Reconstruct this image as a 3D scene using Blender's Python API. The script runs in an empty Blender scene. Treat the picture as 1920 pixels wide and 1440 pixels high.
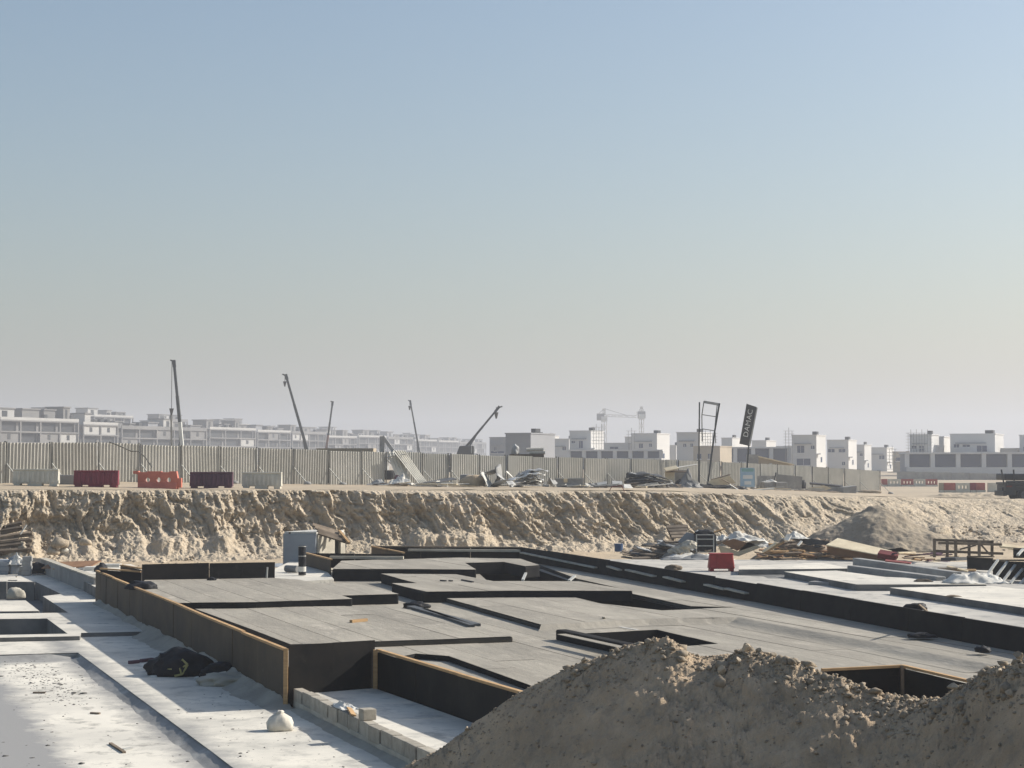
import bpy, bmesh, math, random
import numpy as np
from mathutils import Vector, Matrix
from mathutils.geometry import tessellate_polygon

random.seed(7)
R = math.radians
scene = bpy.context.scene
COL = scene.collection

# ------------------------------------------------------------------ camera
F, CZ, PITCH = 3200.0, 5.1, math.atan(143 / 3200.0)
cam_data = bpy.data.cameras.new('camera')
cam_data.sensor_width = 36.0
cam_data.lens = 36.0 * F / 1920.0
cam_data.clip_start = 0.5
cam_data.clip_end = 12000
cam = bpy.data.objects.new('camera', cam_data)
COL.objects.link(cam)
cam.location = (0, 0, CZ)
cam.rotation_euler = (R(90) + PITCH, 0, 0)
scene.camera = cam

# ------------------------------------------------------------------ sky, sun, exposure
SUN_EL, SUN_FWD = R(32), R(19)          # sun stands to the right, a little ahead of the viewer
S = Vector((math.cos(SUN_EL) * math.cos(SUN_FWD), math.cos(SUN_EL) * math.sin(SUN_FWD), math.sin(SUN_EL)))
world = bpy.data.worlds.new('World')
scene.world = world
world.use_nodes = True
wn, wl = world.node_tree.nodes, world.node_tree.links
bg = wn['Background']
sky = wn.new('ShaderNodeTexSky')
sky.sky_type = 'NISHITA'
sky.sun_disc = False
sky.sun_elevation = SUN_EL
sky.sun_rotation = math.atan2(S.x, S.y)
sky.altitude = 20
sky.air_density = 1.35
sky.dust_density = 2.5
sky.ozone_density = 3.2
wl.new(sky.outputs[0], bg.inputs[0])
bg.inputs[1].default_value = 0.093
sun_data = bpy.data.lights.new('sun', 'SUN')
sun_data.energy = 5.0
sun_data.angle = R(0.9)
sun_data.color = (1.0, 0.945, 0.86)
sun = bpy.data.objects.new('sun', sun_data)
COL.objects.link(sun)
sun.rotation_euler = S.to_track_quat('Z', 'Y').to_euler()
scene.view_settings.view_transform = 'Standard'
scene.view_settings.look = 'None'
scene.view_settings.gamma = 1.0
scene.view_settings.use_curve_mapping = False
scene.view_settings.exposure = 0.45
HAZE = 0.00065
scene.render.engine = 'CYCLES'
scene.cycles.use_denoising = True
scene.cycles.max_bounces = 6
scene.cycles.diffuse_bounces = 3
scene.cycles.glossy_bounces = 2
scene.cycles.transmission_bounces = 2
scene.cycles.volume_bounces = 1
scene.cycles.transparent_max_bounces = 6

# ------------------------------------------------------------------ helpers
CP, SP = math.cos(PITCH), math.sin(PITCH)
def ray(px, py):
    x, y = (px - 960) / F, (720 - py) / F
    return Vector((x, CP - y * SP, SP + y * CP))
def G(px, py, z):                       # survey point on the level z
    d = ray(px, py); t = (z - CZ) / d.z
    return Vector((d.x * t, d.y * t, z))
def At(px, py, Y):                      # survey point at the distance Y
    d = ray(px, py); t = Y / d.y
    return Vector((d.x * t, Y, CZ + d.z * t))
def YX(px): return (px - 960) / F / (CP - (720 - 863) / F * SP)
def interp(x, tab):
    return float(np.interp(x, [t[0] for t in tab], [t[1] for t in tab]))

def _hash(ix, iy, seed):
    h = (ix.astype(np.int64) * 374761393 + iy.astype(np.int64) * 668265263 + seed * 974711) & 0x7fffffff
    h = ((h ^ (h >> 13)) * 1274126177) & 0x7fffffff
    h = (h ^ (h >> 16)) & 0xffff
    return h / 65535.0 * 2 - 1
def vnoise(x, y, seed=0):
    x = np.asarray(x, float); y = np.asarray(y, float)
    ix, iy = np.floor(x), np.floor(y)
    fx, fy = x - ix, y - iy
    u, v = fx * fx * fx * (fx * (fx * 6 - 15) + 10), fy * fy * fy * (fy * (fy * 6 - 15) + 10)
    a, b = _hash(ix, iy, seed), _hash(ix + 1, iy, seed)
    c, d = _hash(ix, iy + 1, seed), _hash(ix + 1, iy + 1, seed)
    return (a * (1 - u) + b * u) * (1 - v) + (c * (1 - u) + d * u) * v
def fbm(x, y, o=4, seed=0, g=0.5):
    s, a, n = 0, 1.0, 0
    for i in range(o):
        s = s + a * vnoise(x * 2 ** i + 17.3 * i, y * 2 ** i - 9.1 * i, seed + i); n += a; a *= g
    return s / n
def voronoi(x, y, seed=0, jit=.9):      # nearest jittered cell: distance, cell value, local offsets
    ix, iy = np.floor(x), np.floor(y); best = np.full(np.shape(x), 9.0); val = np.zeros(np.shape(x)); ox = np.zeros(np.shape(x)); oy = np.zeros(np.shape(x))
    for dx in (-1, 0, 1):
        for dy in (-1, 0, 1):
            cx, cy = ix + dx, iy + dy
            qx = cx + .5 + .5 * jit * _hash(cx, cy, seed); qy = cy + .5 + .5 * jit * _hash(cx, cy, seed + 1)
            ddx, ddy = x - qx, y - qy; dd = np.hypot(ddx, ddy); m = dd < best
            best = np.where(m, dd, best); val = np.where(m, _hash(cx, cy, seed + 2), val); ox = np.where(m, ddx, ox); oy = np.where(m, ddy, oy)
    return best, val, ox, oy
def clods(x, y, seed=0):                # tilted facets with a random height per cell
    d_, v_, ox, oy = voronoi(x, y, seed); t1 = np.sin(v_ * 43.7); t2 = np.cos(v_ * 91.3)
    return v_ * .6 + ox * t1 * .9 + oy * t2 * .9 + (.5 - d_) * .5
def ridged(x, y, o=3, seed=0):
    s, a, n = 0, 1.0, 0
    for i in range(o):
        s = s + a * (1 - 2 * np.abs(vnoise(x * 2 ** i + 5.7 * i, y * 2 ** i + 3.3 * i, seed + i))); n += a; a *= 0.5
    return s / n

WM = {}                                 # world matrices of things and parts
def link(o, parent=None):
    COL.objects.link(o)
    if parent is not None:
        o.parent = parent
        o.matrix_parent_inverse = WM.get(parent.name, Matrix()).inverted()
    WM[o.name] = Matrix()
    return o
def tag(o, label=None, cat=None, group=None, kind=None):
    if label: o['label'] = label
    if cat: o['category'] = cat; o['kind'] = 'thing'
    if group: o['group'] = group
    if kind: o['kind'] = kind
    return o
def empty(name, loc):
    o = bpy.data.objects.new(name, None)
    o.empty_display_size = 0.3
    COL.objects.link(o)
    o.location = loc
    WM[o.name] = Matrix.Translation(Vector(loc))
    return o
def thing(name, loc, label, cat, group=None):
    return tag(empty(name, loc), label, cat, group)
def mesh_obj(name, verts, faces, m, parent=None, smooth=False):
    me = bpy.data.meshes.new(name)
    me.from_pydata([tuple(v) for v in verts], [], faces)
    if m is not None: me.materials.append(m)
    if smooth: me.polygons.foreach_set('use_smooth', [True] * len(me.polygons))
    me.update()
    return link(bpy.data.objects.new(name, me), parent)
def grid_obj(name, P, m, parent=None, smooth=True):   # P: (nrow, ncol, 3) array
    nr, nc = P.shape[:2]
    me = bpy.data.meshes.new(name)
    me.vertices.add(nr * nc)
    me.vertices.foreach_set('co', P.reshape(-1).astype(np.float32))
    i = np.arange(nr * nc).reshape(nr, nc)
    q = np.stack([i[:-1, :-1], i[:-1, 1:], i[1:, 1:], i[1:, :-1]], -1).reshape(-1, 4)
    me.loops.add(q.size); me.polygons.add(len(q))
    me.loops.foreach_set('vertex_index', q.reshape(-1).astype(np.int32))
    me.polygons.foreach_set('loop_start', np.arange(0, q.size, 4, dtype=np.int32))
    me.polygons.foreach_set('loop_total', np.full(len(q), 4, dtype=np.int32))
    if smooth: me.polygons.foreach_set('use_smooth', np.ones(len(q), dtype=bool))
    me.materials.append(m)
    me.update(calc_edges=True); me.validate()
    return link(bpy.data.objects.new(name, me), parent)

class MB:                               # collects shapes, builds ONE mesh object
    def __init__(s): s.v, s.f = [], []
    def add(s, vs, fs):
        n = len(s.v); s.v += [Vector(v) for v in vs]; s.f += [tuple(i + n for i in f) for f in fs]; return s
    def hexa(s, p):                     # 8 corners: bottom 4 ccw, top 4 ccw
        return s.add(p, [(3, 2, 1, 0), (4, 5, 6, 7), (0, 1, 5, 4), (1, 2, 6, 5), (2, 3, 7, 6), (3, 0, 4, 7)])
    def box(s, c, e1, e2, e3):          # centre and three half vectors
        c, a, b, d = map(Vector, (c, e1, e2, e3))
        return s.hexa([c - a - b - d, c + a - b - d, c + a + b - d, c - a + b - d, c - a - b + d, c + a - b + d, c + a + b + d, c - a + b + d])
    def abox(s, lo, hi):
        x0, y0, z0 = lo; x1, y1, z1 = hi
        return s.hexa([(x0, y0, z0), (x1, y0, z0), (x1, y1, z0), (x0, y1, z0), (x0, y0, z1), (x1, y0, z1), (x1, y1, z1), (x0, y1, z1)])
    def bar(s, p, q, w, h, up=(0, 0, 1), tw=None):
        p, q = Vector(p), Vector(q); d = (q - p)
        side = d.cross(Vector(up))
        if side.length < 1e-5: side = d.cross(Vector((1, 0.3, 0)))
        side.normalize(); u = side.cross(d).normalized()
        k = 1 if tw is None else tw
        a, b = side * w / 2, u * h / 2
        return s.hexa([p - a - b, p + a - b, p + a + b, p - a + b, q - a * k - b * k, q + a * k - b * k, q + a * k + b * k, q - a * k + b * k])
    def tube(s, p, q, r, n=8, r2=None, caps=True):
        p, q = Vector(p), Vector(q); d = (q - p).normalized()
        a = d.orthogonal().normalized(); b = d.cross(a)
        r2 = r if r2 is None else r2
        vs = []
        for c, rr in ((p, r), (q, r2)):
            vs += [c + (a * math.cos(2 * math.pi * i / n) + b * math.sin(2 * math.pi * i / n)) * rr for i in range(n)]
        fs = [(i, (i + 1) % n, n + (i + 1) % n, n + i) for i in range(n)]
        if caps: fs += [tuple(range(n - 1, -1, -1)), tuple(range(n, 2 * n))]
        return s.add(vs, fs)
    def path(s, pts, r, n=6):
        for a, b in zip(pts[:-1], pts[1:]): s.tube(a, b, r, n)
        return s
    def prism(s, poly, z0, z1, holes=()):   # poly: ccw list of xy
        loops = [[Vector((p[0], p[1], 0)) for p in lp] for lp in [poly] + list(holes)]
        tris = tessellate_polygon(loops)
        flat = [p for lp in loops for p in lp]; n = len(flat)
        vs = [(p.x, p.y, z1) for p in flat] + [(p.x, p.y, z0) for p in flat]
        fs = []
        for t in tris:
            a, b, c = (flat[i] for i in t)
            if (b - a).cross(c - a).z < 0: t = (t[0], t[2], t[1])
            fs.append(tuple(t)); fs.append((t[2] + n, t[1] + n, t[0] + n))
        k = 0
        for li, lp in enumerate(loops):
            m = len(lp); ar = sum(lp[i].x * lp[(i + 1) % m].y - lp[(i + 1) % m].x * lp[i].y for i in range(m))
            for i in range(m):
                a, b = k + i, k + (i + 1) % m
                fs.append((a + n, b + n, b, a) if (ar > 0) == (li == 0) else (b + n, a + n, a, b))
            k += m
        return s.add(vs, fs)
    def build(s, name, m, parent=None, smooth=False, bevel=0):
        o = mesh_obj(name, s.v, s.f, m, parent, smooth)
        if bevel:
            b = o.modifiers.new('edge', 'BEVEL'); b.width = bevel; b.segments = 2; b.limit_method = 'ANGLE'
        return o

# ------------------------------------------------------------------ materials
def mat(name, c1, c2=None, scale=1.0, rough=0.9, bump=0.0, bscale=30.0, bdist=0.02, c3=None, s3=9.0, t3=(0.55, 0.7), var=0.0, metal=0.0,
        stretch=(1, 1, 1), detail=6.0, mid=(0.35, 0.65), spec=0.3, obj=False, bands=(), rotz=0.0):
    m = bpy.data.materials.new(name); m.use_nodes = True
    nt = m.node_tree; N, L = nt.nodes, nt.links
    b = N['Principled BSDF']
    b.inputs['Roughness'].default_value = rough
    b.inputs['Metallic'].default_value = metal
    b.inputs['Specular IOR Level'].default_value = spec
    if obj:
        tc = N.new('ShaderNodeTexCoord'); src = tc.outputs['Object']
    else:
        geo = N.new('ShaderNodeNewGeometry'); src = geo.outputs['Position']
    mp = N.new('ShaderNodeMapping'); mp.vector_type = 'TEXTURE' if rotz else 'POINT'; mp.inputs['Scale'].default_value = tuple(1 / k for k in stretch) if rotz else stretch; mp.inputs['Rotation'].default_value = (0, 0, rotz)
    L.new(src, mp.inputs['Vector'])
    col = None
    def noise(sc, det=detail, rg=0.6):
        n = N.new('ShaderNodeTexNoise'); n.inputs['Scale'].default_value = sc; n.inputs['Detail'].default_value = det
        n.inputs['Roughness'].default_value = rg; L.new(mp.outputs[0], n.inputs['Vector']); return n
    def ramp(src, lo, hi):
        r = N.new('ShaderNodeMapRange'); r.inputs['From Min'].default_value = lo; r.inputs['From Max'].default_value = hi
        L.new(src, r.inputs['Value']); return r.outputs[0]
    def mix(fac, a, bcol, mode='MIX'):
        x = N.new('ShaderNodeMix'); x.data_type = 'RGBA'; x.blend_type = mode
        if hasattr(fac, 'links'): L.new(fac, x.inputs[0])
        else: x.inputs[0].default_value = fac
        for sock, v in ((x.inputs[6], a), (x.inputs[7], bcol)):
            if hasattr(v, 'links'): L.new(v, sock)
            else: sock.default_value = (*v, 1)
        return x.outputs[2]
    c2 = c2 or tuple(x * 0.8 for x in c1)
    col = mix(ramp(noise(scale).outputs[0], *mid), c1, c2)
    if c3: col = mix(ramp(noise(s3, 8.0, 0.7).outputs[0], *t3), col, c3)
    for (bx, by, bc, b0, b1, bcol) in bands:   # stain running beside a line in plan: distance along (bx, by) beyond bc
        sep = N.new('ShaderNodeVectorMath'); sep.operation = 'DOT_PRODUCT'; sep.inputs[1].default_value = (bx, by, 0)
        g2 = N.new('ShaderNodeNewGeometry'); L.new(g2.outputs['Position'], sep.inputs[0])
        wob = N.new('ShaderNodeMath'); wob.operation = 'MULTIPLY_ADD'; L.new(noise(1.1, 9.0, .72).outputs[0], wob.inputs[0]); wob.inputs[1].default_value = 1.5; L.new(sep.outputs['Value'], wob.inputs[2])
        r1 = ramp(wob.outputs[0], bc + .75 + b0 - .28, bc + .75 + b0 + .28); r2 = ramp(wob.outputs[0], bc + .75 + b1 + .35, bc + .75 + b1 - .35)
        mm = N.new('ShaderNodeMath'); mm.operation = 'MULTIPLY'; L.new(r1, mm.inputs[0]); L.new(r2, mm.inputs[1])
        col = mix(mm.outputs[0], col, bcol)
    if var:
        oi = N.new('ShaderNodeObjectInfo')
        v = N.new('ShaderNodeMapRange'); v.inputs['To Min'].default_value = 1 - var; v.inputs['To Max'].default_value = 1 + var
        L.new(oi.outputs['Random'], v.inputs['Value'])
        cx = N.new('ShaderNodeCombineColor')
        for k in range(3): L.new(v.outputs[0], cx.inputs[k])
        col = mix(1.0, col, cx.outputs[0], 'MULTIPLY')
    L.new(col, b.inputs['Base Color'])
    if bump:
        bp = N.new('ShaderNodeBump'); bp.inputs['Strength'].default_value = bump; bp.inputs['Distance'].default_value = bdist
        L.new(noise(bscale, 8.0, 0.65).outputs[0], bp.inputs['Height']); L.new(bp.outputs[0], b.inputs['Normal'])
    return m

M = {}
M['sand'] = mat('sand', (.48, .385, .265), (.38, .30, .205), 0.35, .95, .7, 3.2, .10, c3=(.52, .42, .29), s3=1.6, t3=(.5, .75))
M['cliff'] = mat('cliff_earth', (.56, .465, .345), (.42, .35, .255), 0.55, .95, 1.0, 4.5, .22, c3=(.64, .55, .42), s3=2.2, t3=(.5, .72))
M['plateau'] = mat('plateau_dirt', (.44, .36, .255), (.35, .285, .205), 0.12, .95, .5, 2.0, .08, c3=(.24, .20, .15), s3=.6, t3=(.55, .72))
M['pile'] = mat('spoil_sand', (.52, .395, .265), (.375, .285, .19), 1.3, .95, 1.0, 16.0, .05, c3=(.26, .215, .16), s3=2.4, t3=(.5, .72))
M['greyheap'] = mat('grey_spoil', (.33, .275, .20), (.235, .195, .145), .8, .95, .8, 5.0, .1)
M['rock'] = mat('rock', (.42, .35, .26), (.26, .21, .15), 9, .9, .5, 30, .02, var=.3)
M['membrane'] = mat('membrane', (.335, .305, .25), (.22, .20, .165), .75, .85, .7, 2.6, .05, c3=(.41, .37, .305), s3=1.5, t3=(.5, .72), var=.10, rotz=math.atan2(.929, -.37), stretch=(.45, 1.3, 1), mid=(.3, .7))
M['bitumen'] = mat('bitumen', (.012, .012, .013), (.024, .023, .022), 1.4, .85, .4, 25, .01, spec=.12)
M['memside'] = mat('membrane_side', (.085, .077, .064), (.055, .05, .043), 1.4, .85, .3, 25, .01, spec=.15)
M['blackply'] = mat('black_film_ply', (.009, .009, .009), (.022, .019, .016), .9, .7, .2, 40, .004, var=.25, spec=.15, c3=(.045, .04, .034), s3=1.6, t3=(.57, .8))
M['brownply'] = mat('brown_film_ply', (.085, .062, .038), (.042, .034, .024), .7, .7, .2, 30, .004, c3=(.12, .10, .07), s3=3.0, t3=(.6, .8), var=.14)
M['timber'] = mat('timber', (.46, .30, .15), (.34, .21, .10), 3, .8, .4, 60, .004, stretch=(1, 1, 6), var=.2)
M['oldtimber'] = mat('weathered_timber', (.21, .165, .12), (.11, .085, .06), 2.5, .9, .5, 50, .006, var=.4)
M['paleply'] = mat('pale_ply', (.66, .57, .40), (.52, .43, .29), 1.8, .85, .3, 40, .003, var=.12)
M['greysheet'] = mat('grey_sheet', (.33, .33, .32), (.22, .22, .215), 1.5, .6, .3, 20, .01, var=.3)
M['darksheet'] = mat('dark_sheet', (.045, .05, .055), (.09, .09, .09), 1.5, .6, .3, 20, .01, var=.3)
M['whitesheet'] = mat('white_sheet', (.68, .66, .60), (.5, .48, .43), 1.5, .7, .3, 12, .02, var=.1)
M['blinding'] = mat('blinding_concrete', (.66, .615, .525), (.47, .445, .39), .42, .9, .35, 14, .012, c3=(.27, .26, .235), s3=1.9, t3=(.56, .70))
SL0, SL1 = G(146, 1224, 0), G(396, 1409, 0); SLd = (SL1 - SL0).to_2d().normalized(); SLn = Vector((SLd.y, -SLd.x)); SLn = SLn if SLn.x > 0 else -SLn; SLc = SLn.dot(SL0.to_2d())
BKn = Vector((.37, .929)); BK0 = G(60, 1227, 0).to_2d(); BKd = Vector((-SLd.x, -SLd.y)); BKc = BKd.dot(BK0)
M['greyblind'] = mat('grey_blinding', (.50, .47, .41), (.33, .315, .285), .3, .9, .35, 14, .012, c3=(.22, .215, .20), s3=1.2, t3=(.53, .66))
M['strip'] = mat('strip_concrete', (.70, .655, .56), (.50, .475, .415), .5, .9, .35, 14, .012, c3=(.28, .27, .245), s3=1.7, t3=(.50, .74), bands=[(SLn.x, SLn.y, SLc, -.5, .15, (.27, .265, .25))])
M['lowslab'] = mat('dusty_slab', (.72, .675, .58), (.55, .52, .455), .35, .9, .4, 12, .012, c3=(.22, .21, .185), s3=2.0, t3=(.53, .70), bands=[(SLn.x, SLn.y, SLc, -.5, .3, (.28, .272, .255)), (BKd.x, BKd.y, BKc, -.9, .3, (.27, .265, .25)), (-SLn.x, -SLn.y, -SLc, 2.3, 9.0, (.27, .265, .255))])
M['greyslab'] = mat('grey_concrete', (.30, .295, .28), (.22, .215, .205), .6, .9, .35, 20, .01, c3=(.40, .39, .36), s3=1.5, t3=(.5, .75))
M['darkconc'] = mat('dark_concrete', (.19, .185, .175), (.11, .11, .105), 1.2, .9, .35, 20, .01)  # on slab sides and pit walls this dark tone deepens their shade
M['block'] = mat('block', (.42, .38, .31), (.30, .27, .22), 5, .95, .6, 35, .012, c3=(.25, .22, .17), s3=14, t3=(.58, .7), var=.16)
M['mortar'] = mat('mortar_dust', (.50, .46, .38), (.36, .33, .27), 2, .95, .6, 20, .02)
M['berm'] = mat('dirt_fillet', (.40, .37, .31), (.29, .27, .23), 1.2, .95, .8, 18, .03)
M['fence'] = mat('fence_steel', (.46, .445, .40), (.38, .37, .33), .7, .6, .12, 15, .01, var=.09, c3=(.25, .24, .20), s3=2.6, t3=(.6, .8))
M['fence_lit'] = mat('fence_steel_lit', (.62, .60, .53), (.5, .485, .43), .9, .5, .1, 15, .01)  # brighter copy of the fence steel: sunlight on the torn sheets, in the colour
M['crumb'] = mat('dark_crumbs', (.10, .095, .085), (.06, .058, .052), 6, .95)
M['fencepost'] = mat('fence_post', (.10, .10, .09), (.17, .165, .15), 2, .7)
M['galv'] = mat('galvanised', (.42, .42, .39), (.33, .33, .31), 3, .55)
M['white_pl'] = mat('white_plastic', (.60, .575, .49), (.48, .455, .38), 2, .6, .1, 20, .01)
M['maroon'] = mat('maroon_plastic', (.235, .045, .060), (.17, .035, .05), 2, .55, .1, 20, .01)
M['plum'] = mat('plum_plastic', (.115, .058, .080), (.085, .042, .058), 2, .6, .1, 20, .01)
M['orange_pl'] = mat('orange_plastic', (.58, .19, .13), (.47, .145, .10), 2, .6, .1, 20, .01)
M['red_pl'] = mat('red_plastic', (.34, .035, .03), (.24, .025, .025), 2, .5, .1, 20, .01)
M['pink_pl'] = mat('faded_red_plastic', (.40, .12, .10), (.30, .09, .08), 2, .6)
M['blue_pl'] = mat('blue_plastic', (.03, .075, .17), (.02, .05, .12), 3, .5)
M['black_pl'] = mat('black_plastic', (.008, .009, .012), (.016, .017, .021), 4, .6, .6, 9, .05, spec=.2)
M['bluegrey'] = mat('bluegrey_render', (.30, .325, .35), (.24, .26, .285), 1.2, .9)
M['sackcloth'] = mat('sack', (.62, .58, .50), (.50, .46, .38), 6, .95, .5, 40, .01)
M['rope'] = mat('yellow_rope', (.38, .34, .14), (.28, .25, .1), 6, .9)
M['conc_l'] = mat('shell_concrete', (.21, .205, .20), (.15, .148, .145), .08, .95, .2, 1, .05)
M['conc_d'] = mat('shell_dark', (.055, .058, .062), (.04, .042, .046), .1, .95)
M['conc_w'] = mat('shell_render', (.42, .415, .40), (.36, .355, .34), .1, .95)
M['villa'] = mat('villa_render', (.27, .275, .29), (.23, .235, .25), .1, .9)
M['villa_w'] = mat('villa_white', (.55, .54, .52), (.49, .48, .465), .1, .9)
M['villa_glass'] = mat('villa_glass', (.02, .04, .095), (.016, .03, .07), .2, .7, spec=.08)
M['villa_trim'] = mat('villa_trim', (.58, .58, .57), (.5, .5, .5), .3, .8)
M['sandstone'] = mat('tan_wall', (.40, .34, .26), (.33, .28, .21), .2, .95)
M['crane_d'] = mat('crane_dark_paint', (.045, .05, .05), (.06, .065, .065), 1, .6)
M['crane_w'] = mat('crane_white_paint', (.62, .62, .58), (.52, .52, .48), 1, .6)
M['crane_y'] = mat('crane_tower_steel', (.30, .28, .22), (.25, .23, .18), 1, .6)
M['crane_r'] = mat('crane_faded_red', (.22, .12, .09), (.16, .09, .07), 1, .6)
M['cable'] = mat('cable', (.06, .06, .06), (.05, .05, .05), 3, .6)
M['signdark'] = mat('sign_dark', (.075, .073, .07), (.055, .053, .05), 3, .6)
M['signtext'] = mat('sign_text', (.72, .72, .68), (.66, .66, .62), 5, .7)
M['signblue'] = mat('sign_blue', (.36, .50, .60), (.31, .44, .54), 3, .5)
M['signgreen'] = mat('sign_green', (.24, .42, .40), (.21, .37, .35), 3, .5)
M['truck'] = mat('truck_dark', (.028, .032, .036), (.045, .048, .05), 2, .55)
M['tyre'] = mat('tyre', (.02, .02, .02), (.03, .03, .03), 5, .9)
M['rim'] = mat('rim', (.10, .11, .115), (.07, .075, .08), 5, .5)
M['brick_o'] = mat('brown_board', (.30, .165, .085), (.22, .12, .065), 2, .8, .2, 30, .004)
M['red_board'] = mat('red_board', (.15, .025, .025), (.11, .02, .02), 2, .7)
# ------------------------------------------------------------------ terrain
def Ybase(px):
    a = YX(px); t = (a * 80 + 21.5) / (.929 - .370 * a); return 80 + .370 * t
def run(px): return interp(px, [(1150, 1.5), (1400, 2.6), (1600, 5.5), (1800, 10), (2000, 12), (2400, 12)])
def Ytop(px): return Ybase(px) + run(px)
def ztop(px):
    y = interp(px, [(-400, 918), (0, 918), (1000, 919), (1250, 921), (1400, 926), (1600, 930), (1800, 934), (1920, 936), (2400, 942)])
    return At(px, y, Ytop(px)).z
FA, FB = Vector((-26.1, 89.0)), Vector((34.2, 159.2))
def fence_k(px):
    a = YX(px); d = FB - FA
    return (a * FA.y - FA.x) / (d.x - a * d.y)
def Yfence(px): return FA.y + (FB.y - FA.y) * fence_k(px)
FENCE_H = 2.14
FTOP = [(-200, 823), (20, 828), (182, 829), (485, 839.5), (615, 843.6), (843, 850), (1093, 858), (1310, 863), (1400, 867), (1521, 874), (1648, 882), (2400, 915)]
def zfence(px):
    return At(px, interp(px, FTOP), Yfence(px)).z - FENCE_H
ZB = 0.5
def gz(px, Y):                          # height of the upper ground
    yt, zt = Ytop(px), ztop(px)
    p = min(max(px, -300), 1700)
    yf, zf = max(Yfence(p), yt + 4), zfence(p)
    if px > 1648: zf = 2.0; yf = 128
    if Y <= yf:
        t = min(max((Y - yt) / (yf - yt), 0), 1); return zt + (zf - zt) * (t * t * (3 - 2 * t))
    t = min((Y - yf) / 120, 1); zfar = 2.9 if px < 1300 else 1.75
    return zf + (zfar - zf) * (t * t * (3 - 2 * t))

pxs = np.concatenate([np.linspace(-2600, -320, 24), np.arange(-300, 2300, 12.0), np.linspace(2320, 4600, 24)])
ts = np.concatenate([np.linspace(0, 1, 40) ** 1.5 * 90, np.geomspace(100, 3300, 26)])
P = np.zeros((len(ts), len(pxs), 3))
for j, px in enumerate(pxs):
    a, y0 = YX(px), Ytop(min(max(px, -400), 2400))
    pc = min(max(px, -400), 2400)
    for i, t in enumerate(ts):
        Y = y0 + t
        P[i, j] = (a * Y, Y, gz(pc, Y))
n = fbm(P[..., 0] * .25, P[..., 1] * .25, 4, 5) * .07 + fbm(P[..., 0] * 1.3, P[..., 1] * 1.3, 2, 9) * .03
P[..., 2] += n * np.clip((P[..., 1] - 82) / 3, 0, 1) * np.where(P[..., 1] > 260, .3, 1)
ground = tag(grid_obj('ground', P, M['plateau']), kind='structure')

# earth bank between the pit and the upper ground
cp = np.concatenate([np.arange(-420, -40, 6.0), np.arange(-40, 1960, 1.5), np.arange(1960, 2420, 6.0)])
prof = [(-2.6, -.05), (-1.5, .03), (-.6, .13), (0, .24), (.22, .40), (.42, .62), (.62, .84), (.80, .95), (1.0, 1.0)]
NT = 130
tt = np.linspace(0, 1, NT)
pv = np.linspace(0, 1, len(prof))
wv = np.interp(tt, pv, [p[0] for p in prof]); hv = np.interp(tt, pv, [p[1] for p in prof])
yb = np.array([Ybase(p) for p in cp]); rn = np.array([run(p) for p in cp]); zt = np.array([ztop(p) for p in cp]); ax = np.array([YX(p) for p in cp])
W = np.where(wv[:, None] < 0, wv[:, None], wv[:, None] * rn[None, :])
tal = np.clip(fbm(ax * 60, ax * 0, 3, 121) * 1.6 + .25, 0, 1.1)[None, :]
bul = np.exp(-((tt - .30) / .13) ** 2)[:, None]
W = W - .7 * tal * bul
Y = yb[None, :] + W
X = ax[None, :] * Y
Z = ZB + hv[:, None] * (zt - ZB)[None, :]
Z = Z + .28 * tal * bul
s = (X * .929 + Y * .370)
steep = np.clip(1.6 / rn, .15, 1)[None, :]
mask = np.clip(tt * 2.4, 0, 1)[:, None] * (1 - .4 * tal * bul) * np.clip((1.0 - tt) * 9, 0, 1)[:, None]
lean = np.interp(cp, [0, 700, 1000, 2000], [.05, .25, .75, .8])[None, :]
sl = s + Z * lean
wob = fbm(s * .5, Z * .6, 3, 71) * .9
d = fbm(s * .13, Z * .1, 3, 2) * .65 + ridged(sl * .42 + wob, Z * .14, 3, 11) * .22 + fbm(sl * 1.3 + wob, Z * .5, 4, 21, .6) * .42
d = d + clods(sl * .9 + wob, Z * .8 + wob, 33) * .11 + clods(sl * 2.6 + wob * 2, Z * 2.0, 35) * .10 + clods(s * 6.5, Z * 5.5, 37) * .07 + clods(s * 13, Z * 11, 38) * .035
d = d + np.clip(vnoise(s * .22, Z * 2.6 + wob, 39), -.2, .6) * .12
d2 = ridged(sl * 2.0 + wob * .8, Z * .25, 3, 44) * .14
D = (d + d2) * mask * (0.45 + .75 * steep)
X = X + .37 * D; Y = Y - .929 * D
Z = Z + fbm(s * .8, W * .7, 4, 41) * .16 * np.clip((1 - tt) * 9, 0, 1)[:, None] + (fbm(s * 3.2, W * 3.0, 4, 51) * .14 + fbm(s * 9, W * 9, 2, 53) * .05) * np.clip(1 - tt * .6, 0, 1)[:, None] * np.clip((1 - tt) * 9, 0, 1)[:, None]
Z[-1, :] = zt - .02
tag(grid_obj('earth_bank', np.stack([X, Y, Z], -1), M['cliff'], smooth=False), kind='structure')

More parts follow.
